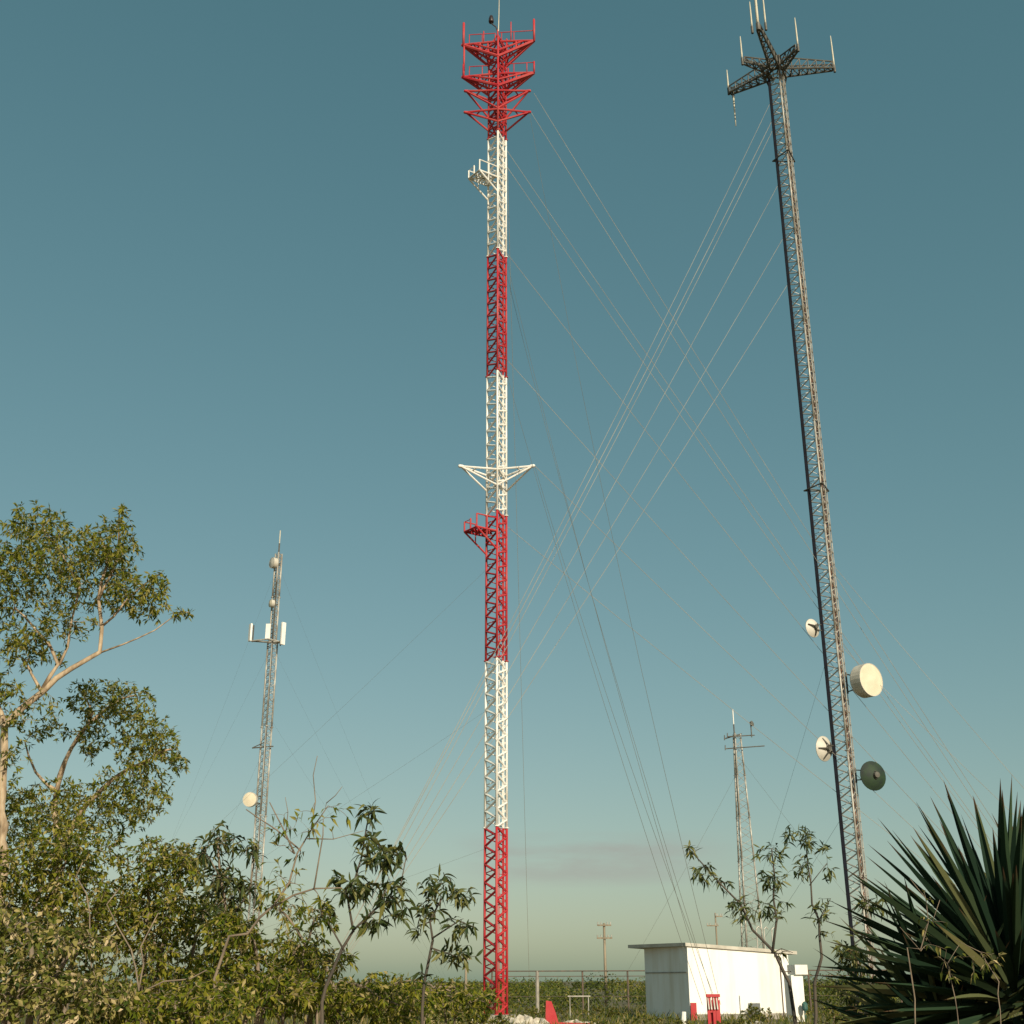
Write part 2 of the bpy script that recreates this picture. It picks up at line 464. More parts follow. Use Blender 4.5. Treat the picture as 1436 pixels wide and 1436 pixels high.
o = MB(); o.lathe(c + Vector((-.4, 0, 1.7)), (0, 0, 1), [(0, 0), (.15, 0), (.17, .08), (.15, .3), (.1, .5), (0, .56)], 10); o.build('warning_lamp', M['lamp'], lb, smooth=True)
# feeder cables up the right face, painted over with the bands
for i in range(7):
    for dx in (0.30, 0.37):
        w = MB(); w.tube((TX + dx, TY - .02, cuts[i] + .02), (TX + dx, TY - .02, cuts[i + 1] - (.02 if i < 6 else 1.0)), .022, n=5); w.build('feeder_cable', M['red' if i % 2 == 0 else 'white'], T1)

# guys of the red and white mast: one fan to the right, one to the red anchor by the hut, one to the left, one straight back
ANC_R = at(1560, 1425, 68); ANC_R.z = 0.4
ANC_F = at(1000, 1425, 46); ANC_F.z = 0.9
ANC_L = at(20, 1428, 62); ANC_L.z = 0.3
ANC_B = Vector((TX + 2.0, 96, 0.3))
rt = lambda py: LEG[1] + Vector((0.03, 0, zpix(py, TY)))
lt_ = lambda py: LEG[2] + Vector((-0.03, 0, zpix(py, TY)))
for a, sag in ((TIPS_LOW[1], .5), (TIPS_UP[1] + Vector((.2, .2, 0)), .55), (rt(205), .5), (rt(228), .5), (rt(350), .4), (rt(500), .35), (TIPS_MID[1], .3), (rt(735), .3)):
    guy(T1, a, ANC_R + Vector((random.uniform(-.2, .2), random.uniform(-.2, .2), 0)), 0.013, sag)
for a, sag, dx in ((TIPS_LOW[1] + Vector((-.1, 0, 0)), 2.2, .3), (rt(360), 1.2, -.1), (rt(380), 1.2, .1), (rt(520), .8, -.35), (TIPS_MID[1], .8, .15)):
    guy(T1, a, ANC_F + Vector((dx, random.uniform(-.1, .1), 0)), 0.0085, sag, 'darkwire')
for a, sag in ((lt_(797), .2), (lt_(996), .15), (lt_(1190), .1)):
    guy(T1, a, ANC_L + Vector((random.uniform(-.2, .2), 0, 0)), 0.0042, sag, 'darkwire')
guy(T1, rt(215) + Vector((.05, .1, 0)), ANC_B, .012, .6)

# ---- the grey mast on the right
GY = 64.0
gb = at(1204, 1250, GY); GX = gb.x
T2 = thing('guyed_mast', (GX, GY, 0), 'tall grey galvanised guyed mast with a star of whip antennas on top', 'radio mast')
S2 = 0.88
ztop2 = zpix(104, GY)
n2 = 9
for i in range(n2):
    z0, z1 = .2 + (ztop2 - .2) * i / n2, .2 + (ztop2 - .2) * (i + 1) / n2
    section(T2, GX, GY, z0, z1, S2, 2, .055, .036, 8, 'galv', singles=(2 <= i < 9 and False) or i < 9, ladder=True, rail='galv', rung=(.040, .66), lad=(.56, .98, -.11))
L2 = leg_xy(GX, GY, S2, 2)
for i, dx in enumerate((-.02, -.08, -.14)):
    w = MB(); w.path([L2[2] + Vector((dx + .02, -.07 - .02 * i, z)) for z in (.3, ztop2 * .5, ztop2 - .3)], .042, 6); w.build('feeder_cable', M['cable'], T2)
w = MB(); cc = L2[0].lerp(L2[1], .77) + Vector((-.05, .10, 0))
dd = (L2[1] - L2[0]).normalized()
w.box(cc + Vector((0, 0, ztop2 * .48)), dd * .20, dd.cross(Vector((0, 0, 1))) * .012, (0, 0, ztop2 * .46)); w.build('cable_tray', M['rust'], T2)
b = MB(); b.box((GX, GY, .1), (.7, 0, 0), (0, .7, 0), (0, 0, .14)); b.build('foundation', M['concrete'], T2)
for py, sp in ((222, .55), (686, .62)):  # small ring brackets round the shaft
    z = zpix(py, GY); q = MB(); ring = leg_xy(GX, GY, S2 + .55, 2)
    for k in range(3): q.tube(ring[k] + Vector((0, 0, z)), ring[(k + 1) % 3] + Vector((0, 0, z)), .04); q.tube(ring[k] + Vector((0, 0, z)), L2[k] + Vector((0, 0, z)), .035)
    q.build('ring_bracket', M['galv_dark'], T2)
HZ = ztop2
hub = Vector((GX, GY, HZ))
o = MB(); ring = leg_xy(GX, GY, 1.45, 2)
for k in range(3):
    for dz in (0, .75):
        o.tube(ring[k] + Vector((0, 0, HZ + dz)), ring[(k + 1) % 3] + Vector((0, 0, HZ + dz)), .06)
    o.tube(ring[k] + Vector((0, 0, HZ)), ring[k] + Vector((0, 0, HZ + .75)), .05); o.tube(ring[k] + Vector((0, 0, HZ)), L2[k] + Vector((0, 0, HZ - 1.1)), .05)
    o.tube(ring[k] + Vector((0, 0, HZ)), hub, .05); o.tube(ring[k] + Vector((0, 0, HZ + .75)), hub + Vector((0, 0, .75)), .04)
o.build('hub_frame', M['galv_dark'], T2)
WH = 'whip antennas on the grey mast head'


def boom(tip_px, tip_py, wide=.42, h=.9):
    tip = at_z(tip_px, tip_py, HZ); d = (tip - hub); ln = d.length; d.normalize(); sd_ = Vector((-d.y, d.x, 0))
    q = MB(); st = hub + d * .4
    up = Vector((0, 0, h))
    for s_ in (-1, 1):
        q.tube(st + sd_ * wide * s_, tip + sd_ * wide * .35 * s_, .062)
        q.tube(st + sd_ * wide * s_ + up, tip + sd_ * wide * .35 * s_ + up * .55, .05)
    k = max(3, int(ln / .55))
    for i in range(k + 1):
        t = i / k; w_ = wide * (1 - .65 * t); c_ = st.lerp(tip, t); u_ = up * (1 - .45 * t)
        q.tube(c_ - sd_ * w_, c_ + sd_ * w_, .042); q.tube(c_ + sd_ * w_, c_ + sd_ * w_ + u_, .036); q.tube(c_ - sd_ * w_, c_ - sd_ * w_ + u_, .036)
        if i < k:
            t2 = (i + 1) / k; c2 = st.lerp(tip, t2); w2 = wide * (1 - .65 * t2); u2 = up * (1 - .45 * t2)
            q.tube(c_ - sd_ * w_, c2 + sd_ * w2, .036)
            for s_ in (-1, 1): q.tube(c_ + sd_ * w_ * s_, c2 + sd_ * w2 * s_ + u2, .034)
    q.build('boom', M['galv_dark'], T2)
    return tip, d


def whip(p, lo, hi, label, r=.056, lean=(0, 0)):
    t = thing('whip_antenna', Vector(p) + Vector((0, 0, min(lo, 0))), label, 'antenna', WH)
    base = Vector(p); up = hi > 0
    z0, z1 = (lo, hi)
    q = MB(); ln = z1 - z0
    q.path([base + Vector((lean[0] * f_, lean[1] * f_, z0 + ln * f_)) for f_ in (0, .3, .7, 1)], [r, r, r * .85, r * .45] if up else [r * .5, r * .8, r, r], 7); q.build('rod', M['fibre'], t, smooth=True)
    q = MB(); zc = z0 if up else z1
    q.tube(base + Vector((0, 0, zc - .3)), base + Vector((0, 0, zc + .25)), r * 1.5, n=7); q.build('clamp', M['galv_dark'], t)


tip, d = boom(1168, 97); whip(tip + d * .1, .05, 2.7, 'pale upright whip antenna at the tip of the long right-hand boom')
b1, d1 = boom(1024, 131); whip(b1 + d1 * .1, .25, 2.0, 'pale whip antenna standing up from the long drooping-looking left boom tip'); whip(b1 - d1 * .1 + Vector((.1, 0, 0)), -2.7, -.1, 'whip antenna hanging downward below the left boom tip')
b2, d2 = boom(1043, 88, .30, .7); whip(b2 + d2 * .1, .1, 2.1, 'pale whip antenna on the short left boom above the long one')
b3, d3 = boom(1118, 70, .30, .7); whip(b3 + d3 * .1, .1, 2.5, 'pale whip antenna on the short right boom above the long one')
b4, d4 = boom(1064, 42, .30, .7); s4 = Vector((-d4.y, d4.x, 0))
whip(b4 + s4 * .45, .1, 2.6, 'right of the two thin whip antennas on the boom jutting to the viewer'); whip(b4 - s4 * .40, .2, 2.4, 'left of the two thin whip antennas on the boom jutting to the viewer')
whip(b4 + d4 * .1 - s4 * .0, .2, 3.8, 'thickest whip antenna at the very end of the boom jutting to the viewer', .09)
# guys of the grey mast
ANC2_L = at(430, 1425, 50); ANC2_L.z = .4
ANC2_R = at(1900, 1425, 60); ANC2_R.z = .4
ANC2_B = at(1010, 1400, 95); ANC2_B.z = .3
lg = lambda py: L2[2] + Vector((-.05, 0, zpix(py, GY)))
for py, sg in ((140, .6), (165, .6), (178, .55), (255, .5), (330, .4), (395, .4)):
    guy(T2, lg(py), ANC2_L + Vector((random.uniform(-.2, .2), random.uniform(-.3, .3), 0)), .015 if py == 165 else .012, sg)
guy(T2, L2[1] + Vector((0, 0, zpix(790, GY))), ANC2_R - Vector((6, 0, 0)), .011, .3); guy(T2, L2[1] + Vector((0, 0, zpix(905, GY))), ANC2_R - Vector((6, 0, 0)), .011, .2)
guy(T2, lg(930), ANC2_B, .006, .3, 'darkwire'); guy(T2, lg(1150), ANC2_B, .007, .2, 'darkwire')

# ---- dishes of the grey mast
DG = 'microwave dishes on the grey mast'


def drum(label, c, axis, rad, depth, mface, mback, pole_to, group, name='dish_antenna', lip=.03):
    c, ax = Vector(c), Vector(axis).normalized()
    t = thing(name, c - Vector((0, 0, rad)), label, 'dish antenna', group)
    q = MB(); q.lathe(c, ax, [(rad * .25, -depth), (rad * .92, -depth * .82), (rad, -depth * .7), (rad, 0), (rad - lip, 0)], 28); q.build('shroud', mback, t, smooth=False)
    q = MB(); q.lathe(c, ax, [(rad - lip, -.01), (rad * .6, .025), (0.001, .045)], 28); q.build('radome', mface, t, smooth=True)
    q = MB(); bk = c - ax * depth
    q.lathe(bk, ax, [(0, -.2), (rad * .22, -.2), (rad * .25, .02)], 12)
    e = Vector(pole_to); up = Vector((0, 0, rad * .55))
    for s_ in (-1, 1):
        q.tube(bk + up * s_ * .6, e + up * s_, .035)
    q.tube(e - up * 1.2, e + up * 1.2, .05); q.build('mount', M['galv_dark'], t)
    return t


def bowl(label, c, axis, rad, depth, min_, mout, pole_to, group, ribs=0):
    c, ax = Vector(c), Vector(axis).normalized()
    t = thing('dish_antenna', c - Vector((0, 0, rad)), label, 'dish antenna', group)
    prof = [(rad * f_, -depth * (1 - f_ * f_)) for f_ in (0.02, .2, .4, .6, .8, 1)]
    q = MB(); q.lathe(c, ax, prof, 26); q.lathe(c, ax, [(r_ + .012, h_ - .03) for r_, h_ in reversed(prof)], 26); q.lathe(c, ax, [(rad, 0), (rad + .02, -.01), (rad + .012, -.03)], 26); q.build('reflector', min_, t, smooth=True)
    q = MB(); q.tube(c - ax * depth, c + ax * depth * .9, .02); q.lathe(c + ax * depth * .9, ax, [(0, 0), (.07, 0), (.09, .12), (0, .14)], 10)
    a = ax.orthogonal().normalized(); b_ = ax.cross(a)
    for k in range(3):
        tt = k * 2.094 + .4; q.tube(c + (a * math.cos(tt) + b_ * math.sin(tt)) * rad * .97, c + ax * depth * .95, .014)
    q.build('feed', M['galv'], t)
    q = MB(); bk = c - ax * (depth + .03); e = Vector(pole_to); up = Vector((0, 0, rad * .5))
    q.lathe(bk - ax * .14, ax, [(0, 0), (rad * .2, 0), (rad * .24, .16)], 10)
    for s_ in (-1, 1): q.tube(bk + up * s_ * .5 - ax * .05, e + up * s_ * .7, .032)
    q.tube(e - up, e + up, .045)
    for k in range(ribs):
        tt = k * 2 * math.pi / ribs; dd_ = (a * math.cos(tt) + b_ * math.sin(tt)); q.tube(bk - ax * .12 + dd_ * rad * .25, c - ax * .10 + dd_ * rad * .85, .045)
    q.build('mount', M['galv_dark'] if not ribs else mout, t)
    return t


px_leg = lambda k, py: L2[k] + Vector((0, 0, zpix(py, GY)))
drum('big cream drum dish jutting out right of the grey mast', at(1222, 953, GY - .6), (.54, -.84, -.02), .88, .92, M['cream'], M['dish'], px_leg(1, 958) + Vector((.1, -.1, 0)), DG)
bowl('small round dish left of the grey mast, above the others', at(1139, 881, GY - .1), (-.55, .83, .0), .50, .18, M['dish'], M['galv_dark'], px_leg(2, 880), DG, 3)
bowl('pale dish seen from behind with dark ribs, low on the left of the grey mast', at(1155, 1050, GY - .1), (-.62, .78, .08), .64, .25, M['dish'], M['galv_dark'], px_leg(2, 1052), DG, 5)
bowl('dark green dish low on the right of the grey mast', at(1224, 1088, GY - .3), (-.30, .95, .0), .74, .26, M['dishgreen'], M['dishgreen'], px_leg(1, 1088) + Vector((.05, -.2, 0)), DG)

# ---- the slim mast on the left
LY = 76.0
lb_ = at(358, 1250, LY); LX = lb_.x
T3 = thing('guyed_mast', (LX, LY, 0), 'slim distant guyed mast with three panel antennas rising behind the left shrubs', 'radio mast')
S3 = .60
zt3 = zpix(775, LY); zm = zpix(900, LY)
zz = [.2 + (zm - .2) * i / 4 for i in range(5)] + [zm + (zt3 - zm) * .5, zt3]
for i in range(len(zz) - 1):
    s_ = S3 if i < 4 else .42
    section(T3, LX, LY, zz[i], zz[i + 1], s_, 8, .055, .036, 12, 'galv', singles=False, ladder=False)
b = MB(); b.box((LX, LY, .1), (.5, 0, 0), (0, .5, 0), (0, 0, .14)); b.build('foundation', M['concrete'], T3)
q = MB(); q.tube((LX, LY, zt3 - .4), (LX, LY, zt3 + .7), .05); q.build('lightning_rod', M['galv_dark'], T3)
q = MB(); q.tube((LX, LY, zt3 + .7), (LX, LY, zt3 + 1.6), .035); q.build('lightning_tip', M['fibre'], T3)
L3 = leg_xy(LX, LY, S3, 8)
w = MB(); w.path([L3[0] + Vector((.04, -.03, .3)), L3[0] + Vector((.04, -.03, zt3 - 2))], .03, 5); w.build('feeder_cable', M['galv_dark'], T3)
z = zpix(1046, LY); q = MB(); q.tube((LX - .8, LY - .1, z - .1), (LX + .5, LY, z + .02), .04); q.tube((LX - .8, LY - .1, z - .1), (LX, LY, z + .3), .03); q.build('cross_bracket', M['galv_dark'], T3)
z = zpix(900, LY); q = MB(); pl, pr, pm = at(352, 899, LY - .4), at(398, 901, LY - .2), at(376, 896, LY - .7)
for a, b_ in ((pl, pr), (pl, pm), (pm, pr), (pl, Vector((LX, LY, pl.z))), (pr, Vector((LX, LY, pr.z)))): q.tube(a, b_, .045)
q.build('antenna_frame', M['galv'], T3)
PG = 'panel antennas on the slim left mast'
for (pxa, y0, y1, lab, ang) in ((351, 875, 899, 'left panel antenna on the slim mast frame, out on its own', 215), (376, 875, 896, 'middle panel antenna on the slim mast, in front of the lattice', 265), (397, 873, 904, 'right panel antenna on the slim mast frame, the tallest', 320)):
    top, bot = at(pxa, y0, LY - .5), at(pxa, y1, LY - .5); cpt = (top + bot) / 2; h = (top.z - bot.z) / 2
    t = thing('panel_antenna', cpt - Vector((0, 0, h)), lab, 'antenna', PG)
    n_ = outw(ang); sdv = Vector((-n_.y, n_.x, 0))
    q = MB(); q.box(cpt, sdv * .15, n_ * .06, (0, 0, h)); q.build('radome', M['white'], t)
    q = MB(); q.tube(cpt - n_ * .2 - Vector((0, 0, h * 1.05)), cpt - n_ * .2 + Vector((0, 0, h * .9)), .045); q.tube(cpt - n_ * .2 + Vector((0, 0, h * .6)), cpt + Vector((0, 0, h * .6)), .03); q.tube(cpt - n_ * .2 - Vector((0, 0, h * .6)), cpt - Vector((0, 0, h * .6)), .03)
    q.build('mount', M['galv_dark'], t)
D3 = 'microwave dishes on the slim left mast'
drum('drum dish near the very top of the slim left mast', at(381, 789, LY - .3), (-.75, -.62, 0), .36, .40, M['dish'], M['dish'], (LX, LY, zpix(790, LY)), D3)
drum('small dish below the top drum on the slim left mast', at(379, 846, LY - .3), (-.8, -.55, 0), .26, .30, M['cream'], M['dish'], (LX, LY, zpix(847, LY)), D3)
drum('bright cream dish low on the slim left mast, left of it', at(350, 1121, LY - .7), (-.15, -.98, 0), .44, .30, M['cream'], M['dish'], (LX, LY, zpix(1121, LY)), D3)
for py, ax_, ay_ in ((790, 150, 92), (905, 120, 92), (1046, 200, 92), (790, 640, 95), (905, 640, 95), (1000, 640, 95)):
    e = at(ax_, 1400, ay_); e.z = .2; guy(T3, (LX, LY, zpix(py, LY)), e, .003, .3, 'darkwire')

# ---- the far three-legged tower
FY = 128.0
fb = at(1051, 1300, FY); FX = fb.x
T4 = thing('lattice_tower', (FX, FY, 0), 'far three-legged lattice tower widening downward behind the sapling', 'radio tower')
zt4 = zpix(1030, FY); nn = 6
sz = lambda z: .75 + 1.75 * (1 - z / zt4)
for i in range(nn):
    z0, z1 = .1 + (zt4 - .1) * i / nn, .1 + (zt4 - .1) * (i + 1) / nn
    section(T4, FX, FY, z0, z1, sz(z0), -28, .085, .050, 3, 'galv', singles=False, ladder=False, s1=sz(z1))
w = MB(); w.tube((FX - .52, FY - .5, .2), (FX - .22, FY - .2, zt4 + .1), .10); w.build('feeder_cable', M['galv_dark'], T4)
q = MB(); q.tube((FX - .2, FY, zt4 - .3), (FX - .2, FY, zt4 + 1.0), .07); q.build('mast_pipe', M['galv_dark'], T4)
q = MB(); q.tube((FX - .2, FY, zt4 + 1.0), (FX - .2, FY, zt4 + 2.6), .06); q.build('lightning_rod', M['white'], T4)
for (x0, y0, x1, y1) in ((1017, 1050, 1072, 1046), (1020, 1033, 1058, 1031), (1016, 1036, 1040, 1029)):
    q = MB(); q.tube(at(x0, y0, FY - 1.2), at(x1, y1, FY + .3), .06); q.tube(at(x0, y0 - 5, FY - 1.2), at(x0, y0 + 2, FY - 1.2), .05); q.build('cross_arm', M['galv_dark'], T4)
q = MB(); p_ = at(1053, 1018, FY); q.tube(p_ - Vector((0, 0, 1.2)), p_ + Vector((0, 0, .2)), .06); q.lathe(p_ + Vector((0, 0, .2)), (.6, -.6, .2), [(0, 0), (.25, .03), (.3, .2), (0, .25)], 10); q.build('small_dish', M['galv_dark'], T4)
for py, ax_ in ((1080, 860), (1060, 1300)):
    e = at(ax_, 1395, 130); e.z = .3; guy(T4, (FX, FY, zpix(py, FY)), e, .010, .3, 'darkwire')

# ------------------------------------------------------------------ white hut
BY = 60.0
c0 = at(966, 1380, BY); A_ = R(20); rd, ld = Vector((math.cos(A_), math.sin(A_), 0)), Vector((-math.sin(A_), math.cos(A_), 0))
c0.z = 0
RL, LW = 5.35, 4.55
hut = thing('equipment_hut', c0, 'small white concrete equipment hut with a flat sloping roof slab', 'hut')
ht = {}
H00, H10, H01 = 3.17, 2.86, 3.17
H11 = H10 + H01 - H00


def wallq(a, b_, ha, hb, t_in, name, m):
    n_ = t_in * .18; q = MB()
    vs = [a, b_, b_ + Vector((0, 0, hb)), a + Vector((0, 0, ha))]; vs = vs + [v + n_ for v in vs]
    q.add(vs, [(0, 1, 2, 3), (5, 4, 7, 6), (0, 4, 5, 1), (1, 5, 6, 2), (2, 6, 7, 3), (3, 7, 4, 0)]); return q.build(name, m, hut)


p00, p10, p01, p11 = c0, c0 + rd * RL, c0 + ld * LW, c0 + rd * RL + ld * LW
e_ = .185
wallq(p00, p10, H00, H10, ld, 'wall', M['wall']); wallq(p00 + ld * e_, p01 - ld * e_, H00, H01, rd, 'wall', M['wall'])
wallq(p10 + ld * e_, p11 - ld * e_, H10, H11, -rd, 'wall', M['wall']); wallq(p01, p11, H01, H11, -ld, 'wall', M['wall'])
q = MB(); ov_l, ov_r, ov_f, ov_b = .12, .45, .10, .55
ovl = .62
cor = [p00 - rd * ovl * .2 - ld * ov_f, p10 + rd * ov_r - ld * ov_f, p11 + rd * ov_r + ld * ov_b, p01 - rd * ovl + ld * ov_b]
hz = lambda p: H00 + (H10 - H00) * ((p - c0).dot(rd) / RL)
lo_ = [p + Vector((0, 0, hz(p) + .004)) for p in cor]; hi_ = [p + Vector((0, 0, .15)) for p in lo_]
q.add(lo_ + hi_, [(3, 2, 1, 0), (4, 5, 6, 7), (0, 1, 5, 4), (1, 2, 6, 5), (2, 3, 7, 6), (3, 0, 4, 7)]); q.build('roof', M['roof'], hut)
q = MB(); m_ = (p00 + p01) / 2 - rd * .02; q.box(m_ + Vector((0, 0, 2.05)), ld * LW * .48, rd * .018, (0, 0, .022)); q.build('ledge', M['concrete'], hut)
q = MB(); m_ = (p00 + p10) / 2 - ld * .03; q.box(m_ + Vector((0, 0, .12)), rd * RL * .505, ld * .028, (0, 0, .14)); q.build('plinth', M['concrete'], hut)
for i in range(3):
    q = MB(); bpos = p10 - rd * (.3 + .42 * i) + ld * .8; zz_ = hz(bpos) + .15
    q.path([bpos + Vector((0, 0, zz_ - .05)), bpos + Vector((0, 0, zz_ + .95)), bpos + rd * .12 + Vector((0, 0, zz_ + 1.05)), bpos + rd * .22 + Vector((0, 0, zz_ + .95))], .028, 6)
    tag(q.build('conduit_pipe', M['galv'], origin=bpos + Vector((0, 0, zz_))), ('right-hand', 'middle', 'left-hand')[i] + ' bent steel conduit pipe on the right end of the hut roof', 'pipe', 'conduit pipes on the hut roof')
# cabinet right of the hut
cb = at(1122, 1418, 58); cb.z = 0
t = thing('meter_cabinet', cb, 'white masonry meter pillar standing right of the hut', 'meter cabinet')
q = MB(); q.box(cb + Vector((-.18, 0, .95)), rd * .30, ld * .3, (0, 0, .95)); q.build('pillar', M['wall'], t)
q = MB(); q.box(cb + Vector((.02, -.05, 2.13)), rd * .32, ld * .32, (0, 0, .2)); q.build('meter_box', M['white'], t)
q = MB(); q.tube(cb + Vector((-.75, -.1, 0)), cb + Vector((-.75, -.1, 2.7)), .03); q.tube(cb + Vector((-.75, -.1, 2.05)), cb + Vector((.3, -.1, 2.05)), .025); q.build('pipework', M['fence'], t)
q = MB(); q.lathe(cb + Vector((.1, -.55, .45)), (0, 0, 1), [(0, 0), (.10, 0), (.13, .08), (.12, .28), (.05, .36), (0, .38)], 12); q.tube(cb + Vector((.1, -.55, 0)), cb + Vector((.1, -.55, .6)), .05); q.build('valve', M['valve'], t)

# ------------------------------------------------------------------ red guy anchors, rocks
ar = Vector((ANC_F.x, ANC_F.y, 0)); t = thing('guy_anchor', ar, 'red painted steel anchor frame in front of the hut with mast wires tied to it', 'guy anchor')
q = MB()
for dx in (-.14, .05, .16): q.box(ar + Vector((dx, 0, .55)), (.05, 0, 0), (0, .05, 0), (0, 0, .62))
q.build('post', M['red'], t)
q = MB(); q.box(ar + Vector((.03, -.02, 1.2)), (.24, 0, 0), (0, .07, 0), (0, 0, .05)); q.box(ar + Vector((.10, .1, .55)), (.17, 0, 0), (0, .03, 0), (0, 0, .5)); q.box(ar + Vector((-.06, .02, .85)), (.10, 0, 0), (0, .05, 0), (.03, 0, .2)); q.build('cross_plate', M['red'], t)
q = MB()
for dx in (-.14, -.05, .06, .16): q.tube(ar + Vector((dx, -.1, .75)), ar + Vector((dx - .02, -.02, 1.18)), .03)
q.build('turnbuckle', M['galv'], t)
ap = at(776, 1436, 50); ap.z = 0; t = thing('guy_anchor', ap, 'red slanted steel anchor post with a low red bar beside pale rocks', 'guy anchor')
q = MB(); prof_ = [(-.30, 0), (.26, 0), (.10, .55), (-.06, .97), (-.27, 1.0), (-.29, .5)]; k_ = len(prof_)
q.add([ap + Vector((x, y, z)) for y in (-.1, .1) for x, z in prof_], [tuple(range(k_)), tuple(range(2 * k_ - 1, k_ - 1, -1))] + [(i + k_, (i + 1) % k_ + k_, (i + 1) % k_, i) for i in range(k_)]); q.build('post', M['red'], t)
q = MB(); q.box(ap + Vector((.78, .05, .17)), (.68, 0, -.02), (0, .05, 0), (0, 0, .05)); q.build('bar', M['red'], t)
q = MB(); q.box(p00 - rd * .05 - ld * .32 + Vector((.05, 0, .33)), (.13, 0, 0), (0, .1, 0), (0, 0, .42)); tag(q.build('marker_post', M['red'], origin=p00 - rd * .05 - ld * .32), 'short red marker post at the near corner of the hut', 'post')
q = MB(); wp = at(958, 1436, 52); wp.z = 0; q.tube(wp, wp + Vector((.05, 0, .55)), .12, .09, 8); tag(q.build('marker_stone', M['wall'], origin=wp), 'small white marker stone left of the red anchor frame', 'marker stone')


def rock(px, py, Y, w_, h_, d_, lab):
    c_ = at(px, py, Y); c_.z = 0; h_ *= .66; q = MB(); n, k = 13, 8; vs, fs = [], []
    sd0 = random.random() * 9
    for i in range(k):
        for j in range(n):
            ph, th = (i / (k - 1)) * math.pi / 2, j * 2 * math.pi / n
            rr = 1 + .30 * math.sin(3 * th + sd0) * math.cos(2 * ph + sd0) + random.uniform(-.12, .12)
            vs.append(c_ + Vector((math.cos(th) * math.cos(ph) * w_ * rr, math.sin(th) * math.cos(ph) * d_ * rr, math.sin(ph) * h_ * rr - .03)))
    for i in range(k - 1):
        for j in range(n): fs.append((i * n + j, i * n + (j + 1) % n, (i + 1) * n + (j + 1) % n, (i + 1) * n + j))
    q.add(vs, fs); tag(q.build('rock', M['rock'], origin=c_), lab, 'rock', 'pale limestone rocks by the masts')


for px, w_, h_, lab in ((712, .5, .55, 'pale rock just right of the red and white mast foot'), (735, .65, .66, 'largest pale rock, middle of the heap left of the red slanted post'), (757, .45, .52, 'pale rock touching the red slanted post'), (672, .45, .5, 'pale rock left of the red and white mast foot'),
                        (805, .5, .42, 'low pale rock beside the low red bar'), (826, .4, .36, 'small pale rock right of the low red bar'), (1058, .5, .34, 'flat pale rock below the lit hut wall')):
    rock(px, 1432, 51 + random.uniform(-2, 1), w_, h_, .5, lab)

# ------------------------------------------------------------------ fence and utility poles
f0, f1 = at(690, 1365, 72), at(1260, 1365, 72)
f0.z = f1.z = 0
fence = thing('chain_link_fence', f0, 'chain link fence with thin rusty posts and rails behind the hut', 'fence')
n_f = 9
for i in range(n_f + 1):
    p = f0.lerp(f1, i / n_f); q = MB(); big = (i in (1, 6))
    q.tube(p, p + Vector((0, 0, 2.22)), .05 if not big else .10, n=7); q.build('post', M['fence'] if not big else M['concrete'], fence)
for z, r_ in ((2.2, .032), (1.93, .02), (.9, .012)):
    q = MB(); q.tube(f0 + Vector((0, -.06, z)), f1 + Vector((0, -.06, z)), r_, n=5); q.build('rail', M['fence'], fence)
q = MB(); ln = (f1 - f0).length; k = int(ln / .3)
for i in range(k):
    x0 = i * .3
    for s_ in (1, -1):
        x1 = x0 + s_ * 1.9
        a, b_ = x0, x1; q.add([f0 + Vector((a, -.05, .05)), f0 + Vector((a + .006, -.05, .05)), f0 + Vector((b_ + .006, -.05, 1.92)), f0 + Vector((b_, -.05, 1.92))], [(0, 1, 2, 3)])
q.build('wire_mesh', M['galv_dark'], fence, stuff=True)
q = MB(); pb = at(812, 1397, 64); q.box(pb, (.55, 0, 0), (0, .04, 0), (0, 0, .03)); q.tube(pb - Vector((.45, 0, pb.z)), pb - Vector((.45, 0, 0)), .025); q.tube(pb + Vector((.45, 0, -pb.z)), pb + Vector((.45, 0, 0)), .025)
tag(q.build('pipe_barrier', M['galv'], origin=(pb.x, pb.y, 0)), 'low pale pipe barrier in the bushes before the fence', 'barrier')


def pole(px, top, Y, arms, label, r=.11):
    b_ = at(px, 1400, Y); b_.z = 0; t = thing('utility_pole', b_, label, 'utility pole'); zt = zpix(top, Y)
    q = MB(); q.tube(b_, b_ + Vector((0, 0, zt)), r, r * .75, 8); q.build('post', M['wood'], t, smooth=True)
    for py, w_, dx in arms:
        z = zpix(py, Y); q = MB(); q.box(b_ + Vector((dx, -r, z)), (w_, 0, 0), (0, .05, 0), (0, 0, .05)); ca = q.build('cross_arm', M['wood'], t)
        for x in (-.9, -.45, .45, .9):
            q = MB(); q.tube(b_ + Vector((dx + w_ * x, -r, z + .05)), b_ + Vector((dx + w_ * x, -r, z + .22)), .04); q.build('insulator', M['galv'], ca)


pole(850, 1295, 92, ((1298, .5, 0), (1316, .55, 0)), 'pale wooden utility pole with two cross arms left of the hut')
pole(1010, 1281, 112, ((1299, .5, -.3), (1286, .3, .3)), 'thin utility pole rising behind the hut roof', .09)
pole(653, 1338, 105, ((1345, .4, 0),), 'short far utility pole left of the red and white mast foot', .12)


